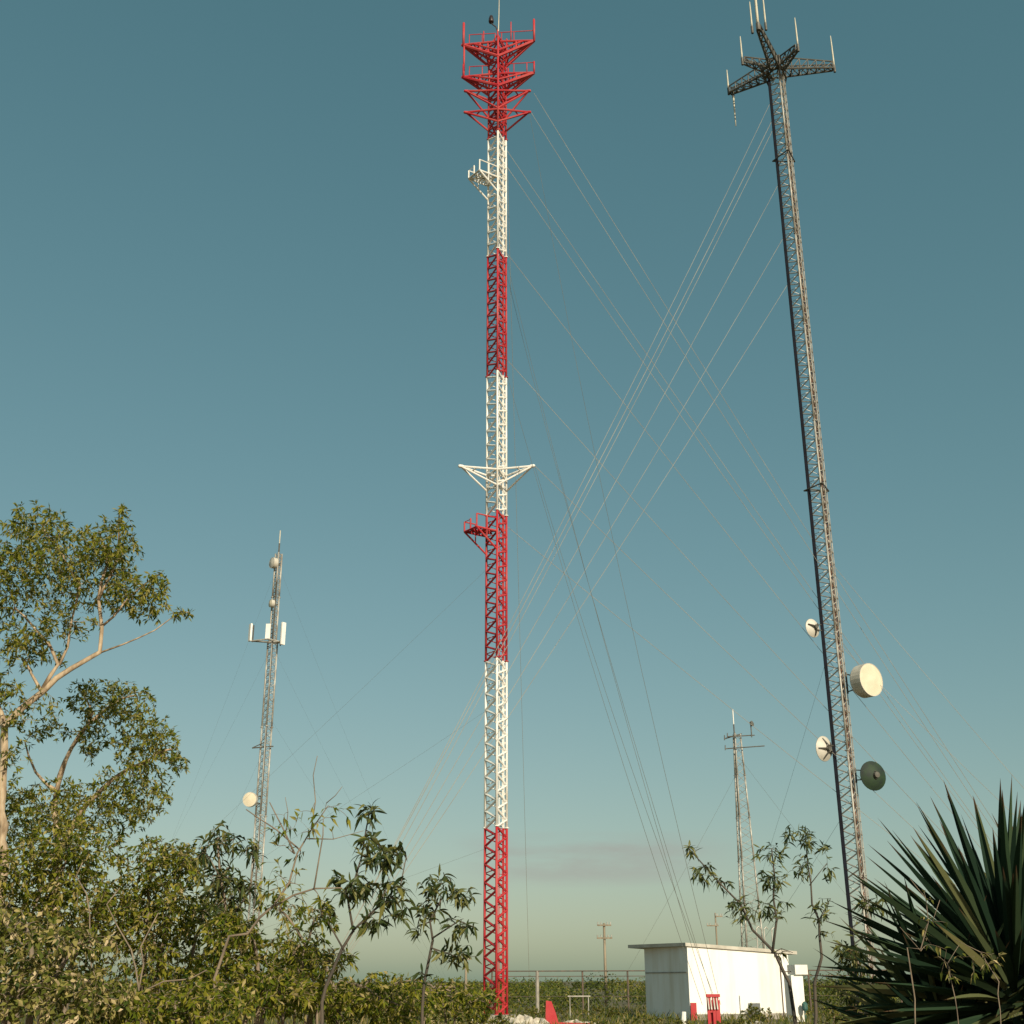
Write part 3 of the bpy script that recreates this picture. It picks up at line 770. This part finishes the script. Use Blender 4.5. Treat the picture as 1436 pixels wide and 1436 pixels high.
# ------------------------------------------------------------------ plants
def leaves_mesh(name, pos, dirs, nors, L, Wd, m, parent=None, origin=None, droop=.25, stuff=False, tints=None):
    n = len(pos); o0 = np.array(parent['_o'] if parent is not None else origin, dtype=float)
    d = dirs / np.linalg.norm(dirs, axis=1, keepdims=True)
    nn_ = nors - d * np.sum(nors * d, 1, keepdims=True); nn_ /= np.maximum(np.linalg.norm(nn_, axis=1, keepdims=True), 1e-6)
    s_ = np.cross(d, nn_); L = L[:, None]; w_ = Wd[:, None]
    dz = np.array([0, 0, -1.0])
    base = pos; c1 = pos + d * L * .45 - nn_ * w_ * .12; le = pos + d * L * .42 + s_ * w_ * .5 + nn_ * w_ * .1; ri = pos + d * L * .42 - s_ * w_ * .5 + nn_ * w_ * .1
    tip_ = pos + d * L + dz * L * droop
    V = np.stack([base, le, c1, ri, tip_], 1).reshape(-1, 3) - o0
    idx = np.arange(n)[:, None] * 5
    tri = np.array([[0, 2, 1], [0, 3, 2], [1, 2, 4], [2, 3, 4]])
    T = (idx[:, None, :] + tri[None]).reshape(-1, 3)
    me = bpy.data.meshes.new(name)
    me.vertices.add(len(V)); me.vertices.foreach_set('co', V.astype(np.float32).ravel())
    me.loops.add(T.size); me.loops.foreach_set('vertex_index', T.astype(np.int32).ravel())
    me.polygons.add(len(T)); me.polygons.foreach_set('loop_start', np.arange(0, T.size, 3, dtype=np.int32)); me.polygons.foreach_set('loop_total', np.full(len(T), 3, dtype=np.int32))
    me.update(calc_edges=True)
    at_ = me.attributes.new('tint', 'FLOAT', 'POINT')
    tn = NP.random(n) if tints is None else tints
    at_.data.foreach_set('value', np.repeat(tn, 5).astype(np.float32))
    me.materials.append(m)
    o = bpy.data.objects.new(name, me); COL.objects.link(o)
    if parent is not None: o.parent = parent
    else: o.location = tuple(o0)
    o['_o'] = tuple(o0)
    if stuff: o['kind'] = 'stuff'
    ALL.append(o)
    return o


def rand_unit(n):
    v = NP.normal(size=(n, 3)); return v / np.linalg.norm(v, axis=1, keepdims=True)


def grow(stems, blobs, step=.12, twig_r=.006):
    """stems: polylines [(point, radius)...]; blobs: (centre, (rx, ry, rz), tips). Every tip grows a curved twig from the nearest wood."""
    nodes, nrad, wood = [], [], MB()
    for st in stems:
        pts = [Vector(p) for p, _ in st]; rd_ = [r_ for _, r_ in st]; P_, R_ = [], []
        for i in range(len(pts) - 1):
            k = max(1, int((pts[i + 1] - pts[i]).length / step))
            for j in range(k):
                w_ = j / k; q0, q1, q2, q3 = pts[max(i - 1, 0)], pts[i], pts[i + 1], pts[min(i + 2, len(pts) - 1)]; jit = Vector((random.gauss(0, 1), random.gauss(0, 1), random.gauss(0, 1))) * .008
                P_.append((q1 * 2 + (q2 - q0) * w_ + (q0 * 2 - q1 * 5 + q2 * 4 - q3) * w_ ** 2 + (q1 * 3 - q0 - q2 * 3 + q3) * w_ ** 3) * .5 + jit); R_.append(rd_[i] * (1 - w_) + rd_[i + 1] * w_)
        P_.append(pts[-1]); R_.append(rd_[-1]); wood.path(P_, R_, 7); nodes += P_; nrad += R_
    tips = []
    for bi, (c_, rr, n) in enumerate(blobs):
        for _ in range(n):
            v = Vector((random.gauss(0, 1), random.gauss(0, 1), random.gauss(0, 1))).normalized() * (random.random() ** .4)
            tips.append((Vector(c_) + Vector((v.x * rr[0], v.y * rr[1], v.z * rr[2])), bi))
    arr = np.array([tuple(p) for p in nodes]); nr = list(nrad)
    d0 = [np.min(np.sum((arr - np.array(tuple(t[0]))) ** 2, 1)) for t in tips]
    twigs = []
    for i in np.argsort(d0):
        t, bi = tips[i]; tv = np.array(tuple(t)); dd_ = np.sum((arr - tv) ** 2, 1) + np.where(arr[:, 2] > t.z + .1, .15, 0.0)
        j = int(np.argmin(dd_)); s_ = Vector(arr[j]); ln = (t - s_).length
        if ln < .03: continue
        up = Vector((random.gauss(0, .12), random.gauss(0, .12), random.uniform(-.02, .16))) * ln
        k = 5; pts = [s_.lerp(t, f_) + up * 4 * f_ * (1 - f_) * .5 for f_ in [q_ / k for q_ in range(k + 1)]]
        r0 = min(nr[j] * .7, twig_r * (1 + ln * 1.2)); wood.path(pts, [r0 + (twig_r * .35 - r0) * f_ / k for f_ in range(k + 1)], 4)
        arr = np.vstack([arr, np.array([tuple(p) for p in pts[1:]])]); nr += [r0 * .8] * k
        twigs.append((pts, bi))
    return wood, twigs


def twig_leaves(twigs, per, L, Wd, spread=.8, droop=.25, start=.25, jitter=.25, lsc=None):
    P_, D_, N_, LL, WW = [], [], [], [], []
    for pts, bi in twigs:
        n = max(1, int(per * random.uniform(.6, 1.4)))
        for i in range(n):
            f_ = start + (1 - start) * (random.random() ** .8); k = min(int(f_ * (len(pts) - 1)), len(pts) - 2); w_ = f_ * (len(pts) - 1) - k
            p = pts[k].lerp(pts[k + 1], w_); d = (pts[k + 1] - pts[k]).normalized()
            P_.append(tuple(p)); D_.append(tuple(d)); s_ = random.uniform(1 - jitter, 1 + jitter)
            LL.append(L * s_); WW.append(Wd * s_ * random.uniform(.8, 1.2))
    P_, D_ = np.array(P_), np.array(D_); n = len(P_)
    D_ = D_ * .7 + rand_unit(n) * spread + np.array([0, 0, -droop]); N_ = rand_unit(n) * .75 + np.array([0, 0, .8])
    return P_, D_, N_, np.array(LL), np.array(WW)


def px_blob(px, py, Y, rx, ry, depth, n):
    c_ = at(px, py, Y); sc_ = Y / ray(px, py).y / F
    return (c_, (rx * sc_, depth, ry * sc_), n)


def px_stem(pts, Y, r0, r1, dy=0.0):
    k = len(pts); return [(at(p[0], p[1], Y + (p[2] if len(p) > 2 else 0) + dy * i / k), r0 + (r1 - r0) * i / max(1, k - 1)) for i, p in enumerate(pts)]


def ground_stem(px, Y, pts, r0, r1):
    b_ = at(px, 1436, Y); b_.z = -.05
    st = px_stem(pts, Y, r0 * .9, r1); return [(b_, r0)] + st


def plant(name, label, cat, base, stems, blobs, leafm, per, L, Wd, barkm='bark', twig_r=.006, spread=.8, droop=.25, group=None, crown='crown', trunk='trunk', step=.12, start=.25):
    base = Vector((base.x, base.y, 0)); t = thing(name, base, label, cat, group)
    wood, tw = grow(stems, blobs, step, twig_r); wood.build(trunk, M[barkm], t, smooth=True)
    a = twig_leaves(tw, per, L, Wd, spread, droop, start)
    leaves_mesh(crown, *a, M[leafm], t, droop=droop * .4)
    return t, tw


def bl2(bl, k): return [(c_, r_, int(n * k)) for c_, r_, n in bl]


# tall pale-barked tree at the left edge
Y = 9.0
st = [ground_stem(-2, Y, [(0, 1290), (4, 1140), (8, 1020), (30, 992), (60, 970), (100, 937), (140, 915), (143, 880), (137, 840), (150, 790), (140, 750)], .038, .007)]
st += [px_stem([(60, 970), (74, 948), (82, 930), (68, 905), (52, 885), (20, 852)], Y, .018, .007), px_stem([(82, 930), (95, 905), (98, 872), (110, 820), (60, 740)], Y, .012, .005),
       px_stem([(140, 915), (170, 905), (215, 884), (264, 858)], Y, .008, .003), px_stem([(8, 1020), (-20, 960), (-40, 880), (-30, 790)], Y, .025, .008, .4), px_stem([(60, 970), (45, 945), (35, 925)], Y, .014, .006),
       px_stem([(137, 840), (165, 780), (168, 715)], Y, .011, .005), px_stem([(143, 880), (180, 840), (215, 810)], Y, .010, .005)]
bl = [px_blob(100, 800, Y, 95, 55, .7, 150), px_blob(55, 738, Y, 40, 30, .4, 42), px_blob(160, 765, Y, 35, 40, .4, 52), px_blob(172, 718, Y, 8, 14, .1, 7), px_blob(195, 840, Y, 45, 28, .4, 42), px_blob(255, 862, Y, 16, 8, .1, 8), px_blob(222, 820, Y, 15, 20, .2, 11),
      px_blob(10, 800, Y, 40, 75, .6, 75), px_blob(25, 905, Y, 35, 35, .3, 24), px_blob(10, 965, Y, 22, 25, .2, 9), px_blob(95, 870, Y, 50, 25, .4, 18), px_blob(-60, 850, Y, 60, 120, .8, 90), px_blob(60, 900, Y, 40, 30, .5, 20), px_blob(40, 990, Y, 40, 25, .5, 14), px_blob(14, 1060, Y, 24, 50, .4, 12)]
plant('tree', 'tall tree with pale orange bark and airy olive crown at the left edge', 'tree', at(-2, 1436, Y), st, bl2(bl, 4.6), 'olive', 6, .046, .015, twig_r=.0032, start=.05, droop=.25, spread=1.0)
# second tree below it
Y = 10.5
st = [ground_stem(60, Y, [(70, 1330), (82, 1200), (80, 1110), (100, 1050), (150, 990), (190, 975)], .035, .007), px_stem([(82, 1200), (120, 1130), (180, 1080), (240, 1050)], Y, .03, .007), px_stem([(80, 1110), (88, 1085), (96, 1060)], Y, .016, .006), px_stem([(80, 1110), (50, 1085), (35, 1040)], Y, .016, .006),
      px_stem([(100, 1050), (130, 1000), (110, 965)], Y, .015, .006)]
bl = [px_blob(155, 985, Y, 65, 28, .5, 62), px_blob(205, 1040, Y, 45, 45, .5, 70), px_blob(130, 1030, Y, 18, 40, .3, 24), px_blob(60, 1025, Y, 40, 16, .3, 13), px_blob(250, 1070, Y, 14, 14, .2, 10), px_blob(110, 1140, Y, 100, 45, .7, 120), px_blob(190, 1110, Y, 50, 45, .6, 62), px_blob(20, 1150, Y, 45, 45, .6, 50)]
plant('tree', 'smaller olive tree under the tall one, crown jutting right over the sky', 'tree', at(60, 1436, Y), st, bl2(bl, 5.2), 'olive', 6, .046, .016, twig_r=.0032, start=.05, droop=.15, spread=1.0)
# dense shrubs at the lower left
def shrub(px, Y, blobs, lab, leafm, per=7, L=.040, Wd=.016, barkm='twig', r0=.016, extra=()):
    st = [ground_stem(px + dx, Y, [(px + dx * .8 + random.uniform(-10, 10), 1400), (b_[0] + random.uniform(-20, 20), b_[1])], r0, .008) for dx, b_ in zip((-40, -15, 15, 40, 0, 25), (list(blobs) * 3)[:5])] + list(extra)
    bl = [px_blob(b_[0], b_[1], Y + (b_[5] if len(b_) > 5 else 0), b_[2], b_[3], .6, int(b_[4] * 4.2)) for b_ in blobs]
    return plant('shrub', lab, 'shrub', at(px, 1436, Y), st, bl, leafm, per, L, Wd, barkm)


ext = [px_stem([(168, 1240), (150, 1270), (185, 1330), (195, 1400), (205, 1560)], 7.6, .003, .006), px_stem([(115, 1210), (110, 1225), (122, 1255), (130, 1360), (140, 1560)], 7.6, .003, .005), px_stem([(198, 1560), (200, 1330), (222, 1280)], 7.6, .006, .003), px_stem([(150, 1560), (190, 1400), (265, 1373), (290, 1360)], 7.2, .006, .003), px_stem([(130, 1560), (170, 1436), (240, 1390), (262, 1382)], 7.2, .006, .004)]
shrub(60, 8.5, [(60, 1220, 75, 50, 110), (110, 1190, 60, 40, 60), (20, 1270, 60, 50, 70), (130, 1270, 70, 50, 90), (70, 1330, 90, 60, 110)], 'big dense olive shrub filling the lower left corner', 'shrub', extra=ext[:3])
shrub(220, 8.8, [(225, 1215, 55, 40, 80), (260, 1205, 25, 25, 24), (200, 1290, 70, 50, 120), (280, 1280, 60, 45, 80), (240, 1360, 90, 50, 120)], 'rounded olive shrub right of the big corner shrub, with bare sticks in front', 'shrub', extra=ext[3:])
shrub(40, 6.0, [(40, 1380, 90, 50, 95), (120, 1400, 70, 40, 70), (20, 1300, 40, 40, 26), (110, 1320, 50, 26, 20)], 'dry tan-leaved shrub in the bottom left corner', 'dry', per=7, L=.036, Wd=.020)
shrub(230, 6.6, [(200, 1420, 80, 30, 70), (290, 1410, 70, 36, 70)], 'low half-dry shrub at the bottom, right of the tan corner shrub', 'shrub', per=7, L=.036, Wd=.017)
shrub(340, 8.0, [(330, 1370, 60, 45, 90), (400, 1390, 70, 35, 90), (330, 1310, 40, 30, 40)], 'dark green thicket under the dry forked branches', 'shrub', per=7, L=.048, Wd=.018)
shrub(440, 9.5, [(420, 1350, 40, 25, 40), (480, 1400, 70, 30, 70), (560, 1410, 60, 25, 55)], 'low green thicket at the foot of the long-leaved shrub', 'shrub', per=7, L=.056, Wd=.018)
shrub(425, 8.6, [(415, 1325, 40, 30, 22), (445, 1290, 25, 25, 9), (395, 1275, 22, 25, 8), (460, 1345, 40, 25, 22)], 'loose twiggy thicket between the forked branches and the slanting shrub', 'shrub', per=6, L=.05, Wd=.015, r0=.01)
shrub(605, 12.0, [(610, 1395, 60, 24, 40), (660, 1405, 40, 24, 34), (540, 1385, 40, 22, 26)], 'low feathery thicket under the small long-leaved shrub', 'shrub', per=7, L=.055, Wd=.02, r0=.01)
# ------ long-leaved shrubs whose leaves can be told apart
def leaf_mesh(name, L, Wd, bend, m):
    q = MB(); vs, fs = [], []
    k = 5
    for i in range(k + 1):
        t = i / k; w_ = Wd * .5 * math.sin(math.pi * min(.97, .06 + t * .94)) ** .8 * (1 - .25 * t); x = L * t * (1 - bend * .25 * t); z = -bend * L * t * t * .6
        vs += [(x, -w_, z + w_ * .35), (x, 0, z), (x, w_, z + w_ * .35)]
    for i in range(k):
        a = i * 3; fs += [(a, a + 3, a + 4, a + 1), (a + 1, a + 4, a + 5, a + 2)]
    me = bpy.data.meshes.new(name); me.from_pydata(vs, [], fs); me.materials.append(m); me.polygons.foreach_set('use_smooth', [True] * len(fs))
    return me


LEAFM = [leaf_mesh('leaf', 1.0, w_, bd, M['deep']) for w_, bd in ((.24, .3), (.27, .7), (.22, 1.2))]


def leafy(name, label, cat, base, stems, blobs, per, L, barkm, twig_r=.005, limit=300, spread=1.0, droop=.25, start=.05):
    base = Vector((base.x, base.y, 0)); t = thing(name, base, label, cat)
    wood, tw = grow(stems, bl2(blobs, 3.2), .12, twig_r); wood.build('stem', M[barkm], t, smooth=True)
    P_, D_, N_, LL, WW = twig_leaves(tw, per, L, L * .27, spread, droop, start)
    idx = NP.permutation(len(P_)); near = idx[:limit]; far = idx[limit:]
    for i in near:
        d = Vector(D_[i]).normalized(); n_ = Vector(N_[i]); n_ = (n_ - d * n_.dot(d)).normalized(); y_ = n_.cross(d)
        mw = Matrix(((d.x, y_.x, n_.x, P_[i][0]), (d.y, y_.y, n_.y, P_[i][1]), (d.z, y_.z, n_.z, P_[i][2]), (0, 0, 0, 1))) @ Matrix.Scale(LL[i], 4)
        inst('leaf', random.choice(LEAFM), mw, t)
    if len(far): leaves_mesh('foliage', P_[far], D_[far], N_[far], LL[far], WW[far], M['deep_bulk'], t, droop=.4, stuff=True)
    return t


Y = 7.8
st = [ground_stem(430, Y, [(455, 1385), (480, 1335), (497, 1305), (525, 1275), (545, 1240)], .012, .004), px_stem([(497, 1305), (490, 1260), (505, 1200), (518, 1140)], Y, .008, .004), px_stem([(525, 1275), (560, 1250), (570, 1200)], Y, .006, .003), px_stem([(480, 1335), (460, 1290), (450, 1280)], Y, .006, .003)]
bl = [px_blob(517, 1140, Y, 12, 14, .1, 8), px_blob(516, 1185, Y, 14, 22, .15, 9), px_blob(540, 1205, Y, 22, 20, .2, 14), px_blob(562, 1190, Y, 10, 8, .1, 5), px_blob(500, 1245, Y, 28, 22, .2, 16), px_blob(545, 1255, Y, 30, 22, .2, 15), px_blob(560, 1280, Y, 14, 12, .1, 5), px_blob(470, 1230, Y, 12, 6, .1, 3), px_blob(458, 1275, Y, 12, 12, .1, 5), px_blob(520, 1295, Y, 24, 10, .15, 6)]
leafy('shrub', 'dark long-leaved shrub on a slanting stem, left of the red and white mast', 'shrub', at(430, 1436, Y), st, bl, 3.2, .086, 'bark_dark')
Y = 8.4
st = [ground_stem(585, Y, [(595, 1370), (604, 1320), (603, 1290), (625, 1250)], .011, .005), px_stem([(604, 1320), (640, 1290), (665, 1300)], Y, .006, .003), px_stem([(603, 1290), (585, 1300)], Y, .005, .003), px_stem([(604, 1330), (650, 1345)], Y, .005, .003)]
bl = [px_blob(612, 1240, Y, 26, 22, .2, 14), px_blob(650, 1255, Y, 20, 14, .15, 8), px_blob(585, 1305, Y, 14, 8, .1, 4), px_blob(640, 1300, Y, 30, 12, .2, 10), px_blob(640, 1340, Y, 30, 18, .2, 14), px_blob(600, 1275, Y, 20, 16, .15, 7), px_blob(590, 1365, Y, 8, 5, .1, 3)]
leafy('shrub', 'small dark long-leaved shrub overlapping the foot of the red and white mast', 'shrub', at(585, 1436, Y), st, bl, 3.2, .080, 'bark_dark')
Y = 8.0
st = [ground_stem(320, Y, [(315, 1390), (318, 1300), (310, 1230), (305, 1180)], .014, .005), px_stem([(318, 1300), (345, 1250), (360, 1190)], Y, .008, .003), px_stem([(310, 1230), (285, 1190)], Y, .006, .003)]
bl = [px_blob(308, 1180, Y, 28, 24, .2, 20), px_blob(350, 1190, Y, 20, 18, .15, 9), px_blob(310, 1235, Y, 32, 28, .2, 24), px_blob(345, 1245, Y, 22, 24, .2, 14), px_blob(320, 1285, Y, 40, 24, .2, 22), px_blob(285, 1200, Y, 12, 16, .1, 6)]
leafy('shrub', 'upright long-leaved green shrub in front of the slim left mast', 'shrub', at(320, 1436, Y), st, bl, 3.2, .076, 'twig')
# dry forked branches
Y = 7.4
dry = thing('dry_bush', Vector((at(290, 1436, Y).x, Y, 0)), 'bare dry forked bush with one tall thin twig, against the sky', 'bush')
st = [ground_stem(280, Y, [(300, 1370), (345, 1310), (385, 1270), (405, 1235), (418, 1195), (435, 1165), (460, 1130)], .010, .003), px_stem([(385, 1270), (440, 1245), (480, 1245)], Y, .007, .003), px_stem([(440, 1245), (450, 1200), (455, 1150), (440, 1155)], Y, .005, .002),
      px_stem([(418, 1195), (400, 1165), (378, 1125)], Y, .006, .003), px_stem([(400, 1165), (405, 1140), (400, 1118)], Y, .003, .0015), px_stem([(435, 1165), (440, 1120), (445, 1060)], Y, .004, .002), px_stem([(418, 1195), (385, 1165), (345, 1135)], Y, .005, .003), px_stem([(435, 1175), (470, 1175), (510, 1165)], Y, .004, .0015), px_stem([(460, 1130), (468, 1115), (480, 1103)], Y, .003, .0015)]
bl = [px_blob(420, 1160, Y, 50, 40, .3, 26), px_blob(400, 1230, Y, 40, 45, .3, 26), px_blob(470, 1140, Y, 25, 25, .2, 6), px_blob(440, 1280, Y, 45, 30, .3, 24)]
wood, tw = grow(st, bl, .1, .0035); wood.build('branches', M['twig'], dry, smooth=True)
a = twig_leaves(tw, 3.0, .055, .016, .7, .2, .5); leaves_mesh('leaves', *a, M['olive'], dry)
# sapling in front of the hut
Y = 9.0
st = [ground_stem(1128, Y, [(1115, 1430), (1098, 1370), (1084, 1335), (1055, 1300), (1040, 1270), (1010, 1240), (966, 1190)], .015, .004), px_stem([(1084, 1335), (1090, 1290), (1085, 1230), (1082, 1190)], Y, .010, .004), px_stem([(1084, 1335), (1095, 1330), (1112, 1336)], Y, .004, .002)]
bl = [px_blob(970, 1195, Y, 10, 12, .1, 6), px_blob(990, 1225, Y, 22, 14, .12, 12), px_blob(1015, 1240, Y, 14, 12, .1, 7), px_blob(1040, 1275, Y, 24, 18, .15, 13), px_blob(1085, 1230, Y, 20, 20, .15, 14), px_blob(1080, 1195, Y, 24, 14, .15, 9), px_blob(1105, 1170, Y, 10, 10, .1, 5), px_blob(1085, 1275, Y, 28, 16, .15, 9), px_blob(1098, 1338, Y, 16, 6, .1, 3)]
leafy('sapling', 'slender forked sapling with dark leaves crossing the white hut wall', 'sapling', at(1128, 1436, Y), st, bl, 3.4, .062, 'bark_dark', .003)
Y = 9.6
st = [ground_stem(1142, Y, [(1145, 1420), (1150, 1340), (1147, 1290), (1135, 1240), (1130, 1180)], .014, .004), px_stem([(1147, 1290), (1165, 1260)], Y, .004, .002), px_stem([(1135, 1240), (1160, 1210)], Y, .004, .002)]
bl = [px_blob(1132, 1175, Y, 16, 18, .12, 12), px_blob(1125, 1215, Y, 16, 20, .12, 11), px_blob(1155, 1190, Y, 8, 8, .08, 3), px_blob(1162, 1225, Y, 10, 12, .1, 5), px_blob(1148, 1275, Y, 22, 18, .12, 10), px_blob(1155, 1310, Y, 12, 8, .1, 3)]
leafy('sapling', 'thin straight sapling between the hut and the grey mast', 'sapling', at(1142, 1436, Y), st, bl, 3.4, .062, 'bark_dark', .003)
Y = 8.5
st = [ground_stem(1215, Y, [(1215, 1420), (1210, 1370), (1200, 1340)], .012, .005)]
bl = [px_blob(1195, 1340, Y, 25, 20, .2, 9), px_blob(1230, 1270, Y, 24, 14, .2, 7), px_blob(1215, 1390, Y, 45, 35, .3, 26), px_blob(1180, 1330, Y, 12, 10, .1, 4)]
leafy('shrub', 'small leafy shrub growing at the left side of the yucca', 'shrub', at(1215, 1436, Y), st, bl, 6, .07, 'twig', .004, start=.2)


# ------ yucca
def spear(L, Wd, bend, fold):
    vs, fs = [], []; k = 7
    for i in range(k + 1):
        t = i / k; w_ = Wd * .5 * (min(1, .55 + t * 1.2) if t < .4 else max(.015, (1 - ((t - .4) / .6) ** 1.7))); x = L * t; z = -bend * L * t * t
        vs += [(x, -w_, z + w_ * fold), (x, 0, z), (x, w_, z + w_ * fold), (x, 0, z - .012 * (1 - t))]
    for i in range(k):
        a = i * 4; fs += [(a, a + 4, a + 5, a + 1), (a + 1, a + 5, a + 6, a + 2), (a + 2, a + 6, a + 7, a + 3), (a + 3, a + 7, a + 4, a)]
    me = bpy.data.meshes.new('leaf'); me.from_pydata(vs, [], fs); me.materials.append(M['yucca']); return me


SPEAR = [spear(1, w_, b_, f_) for w_, b_, f_ in ((.060, .01, .8), (.050, .03, .9), (.062, -.01, .7), (.052, .07, .8))]


def yucca(label, c_, n, L, seed, lo=-.9, trunk_r=.07, shell=.10):
    random.seed(seed); c_ = Vector(c_); base = Vector((c_.x, c_.y, 0)); t = thing('yucca', base, label, 'yucca')
    q = MB(); q.path([base + Vector((0, 0, -.05)), base + Vector((.03, 0, c_.z * .5)), c_ - Vector((0, 0, .12))], [trunk_r * 1.3, trunk_r, trunk_r * .85], 9); q.build('trunk', M['bark_dark'], t, smooth=True)
    ga = math.pi * (3 - math.sqrt(5))
    for i in range(n):
        h = 1 - (1 - lo) * (i + .5) / n; h += random.uniform(-.05, .05); h = max(-.95, min(.99, h)); rr = math.sqrt(1 - h * h); th = i * ga + random.uniform(-.25, .25)
        d = Vector((rr * math.cos(th), rr * math.sin(th), h)).normalized(); n_ = Vector((0, 0, 1)) - d * d.z
        if n_.length < .05: n_ = d.orthogonal()
        n_.normalize(); y_ = n_.cross(d); roll_ = random.uniform(-.5, .5); n_, y_ = n_ * math.cos(roll_) + y_ * math.sin(roll_), y_ * math.cos(roll_) - n_ * math.sin(roll_)
        p = c_ + d * shell + Vector((0, 0, (h - .2) * .10)); ln = L * random.uniform(.82, 1.08)
        mw = Matrix(((d.x, y_.x, n_.x, p.x), (d.y, y_.y, n_.y, p.y), (d.z, y_.z, n_.z, p.z), (0, 0, 0, 1))) @ Matrix.Scale(ln, 4)
        inst('leaf', random.choice(SPEAR), mw, t)
    random.seed(seed + 1)
    return t


yucca('large dark spiky yucca in the lower right corner', at(1424, 1406, 6.4), 320, .85, 5, trunk_r=.09, shell=.13)
yucca('lower yucca head, shaded beneath the large yucca', at(1330, 1480, 6.6), 130, .70, 8, -.6)
yucca('yucca at the right border behind the large one', at(1500, 1400, 7.4), 110, .85, 12)
Y = 5.4
wd = thing('dry_weed', Vector((at(1283, 1436, Y).x, Y, 0)), 'thin dry tan weed stalk crossing in front of the large yucca', 'weed')
st = [ground_stem(1283, Y, [(1280, 1400), (1288, 1330), (1302, 1296), (1294, 1262), (1276, 1232)], .0035, .0015), px_stem([(1302, 1296), (1318, 1262)], Y, .0018, .001), px_stem([(1288, 1330), (1262, 1300)], Y, .0018, .001), ground_stem(1345, Y, [(1340, 1400), (1330, 1350), (1345, 1325)], .0025, .001), ground_stem(1420, Y, [(1400, 1380), (1375, 1340), (1340, 1318)], .0025, .001)]
wood, tw = grow(st, [px_blob(1300, 1290, Y, 28, 40, .15, 12), px_blob(1340, 1350, Y, 30, 30, .15, 10), px_blob(1380, 1345, Y, 40, 25, .15, 12)], .08, .0014); wood.build('stalk', M['twig'], wd, smooth=True)
a = twig_leaves(tw, 4, .03, .010, .9, .2, .3); leaves_mesh('leaves', *a, M['dry'], wd)
random.seed(77)

# ------ low bushes between the plants and the masts
BG = 'low olive bushes around the mast feet'
def low_bush(px, top, Y, rx, lab, mname='scrub', n=46):
    zt = at(px, top, Y).z; b_ = at(px, 1436, Y); b_.z = 0; sc_ = Y * 1.07 / F
    zt = max(.35, zt)
    st = [[(b_ + Vector((random.uniform(-.2, .2), 0, 0)), .015), (b_ + Vector((random.uniform(-.5, .5) * rx * sc_, random.uniform(-.3, .3), zt * .6)), .006)] for _ in range(4)]
    bl = [(b_ + Vector((0, 0, zt * .45)), (rx * sc_, .8, zt * .42), n), (b_ + Vector((random.uniform(-.4, .4) * rx * sc_, 0, zt * .66)), (rx * sc_ * .5, .5, zt * .36), n // 3)]
    plant('bush', lab, 'bush', b_, st, bl, mname, 26, .085, .036, 'twig', .005, group=BG, step=.3)


for px, top, Y, rx, lab in ((500, 1385, 24, 60, 'low bush behind the slanting stem of the dark long-leaved shrub'), (590, 1375, 27, 60, 'low bush behind the small long-leaved shrub by the mast foot'), (650, 1385, 30, 45, 'low bush just left of the red and white mast foot'),
                             (690, 1408, 33, 40, 'low bush across the very foot of the red and white mast'), (560, 1402, 20, 60, 'low bush at the bottom edge below the small long-leaved shrub'), (640, 1412, 22, 50, 'dry low bush at the bottom edge, nearest before the red and white mast'),
                             (850, 1425, 40, 40, 'low bush between the red slanted post and the hut'), (920, 1420, 46, 45, 'low bush at the foot of the shaded hut wall'), (1040, 1422, 44, 40, 'low bush before the lit hut wall, right of the red anchor frame'), (1062, 1407, 54, 22, 'small bush against the lit hut wall under a pale stain'),
                             (1170, 1395, 36, 45, 'low bush right of the meter pillar'), (1235, 1392, 33, 50, 'low bush around the foot of the grey mast'), (1190, 1412, 26, 55, 'low bush at the bottom edge left of the yucca'), (1120, 1425, 30, 40, 'low bush at the bottom edge around the sapling stem'),
                             (840, 1410, 60, 40, 'rusty olive bush before the fence near the hut'), (765, 1410, 60, 40, 'dark bush before the fence behind the red slanted post')):
    low_bush(px, top, Y, rx, lab, 'dry' if lab.startswith('dry') else 'scrub')

# ------ the far scrub, one mass to the horizon
P_, D_, LL, TT = [], [], [], []
for i in range(420):
    Yb = 74 + (random.random() ** 1.7) * 260; xb = random.uniform(-.62, .62) * Yb; hb = random.uniform(.9, 2.0) * (1 + .2 * math.sin(xb * .15 + Yb * .07))
    n = 260; v = rand_unit(n) * (NP.random((n, 1)) ** .35); wv = random.uniform(1.2, 2.6)
    pos = np.array([xb, Yb, hb * .5]) + v * np.array([wv, wv * .7, hb * .52]); P_.append(pos); D_.append(v * .6 + rand_unit(n)); LL.append(np.full(n, .11 + Yb * .0011)); TT.append(np.clip(NP.normal(.45 + random.uniform(-.2, .2), .18, n), 0, 1))
P_, D_, LL, TT = np.vstack(P_), np.vstack(D_), np.concatenate(LL), np.concatenate(TT)
leaves_mesh('far_scrub', P_, D_, rand_unit(len(P_)) + np.array([0, 0, .5]), LL * NP.uniform(.7, 1.3, len(P_)), LL * .55, M['scrub'], origin=(0, 120, 0), stuff=True, tints=TT)
# ------ grass and weeds on the ground
n = 26000
yy = 14 + (NP.random(n) ** .8) * 66; xx = NP.uniform(-.5, .5, n) * yy
P_ = np.stack([xx, yy, np.zeros(n)], 1); D_ = rand_unit(n) * .45 + np.array([0, 0, 1.0])
leaves_mesh('grass', P_, D_, rand_unit(n), NP.uniform(.25, .7, n), NP.uniform(.02, .045, n), M['scrub'], origin=(0, 40, 0), stuff=True)

for o in ALL:
    if '_o' in o: del o['_o']
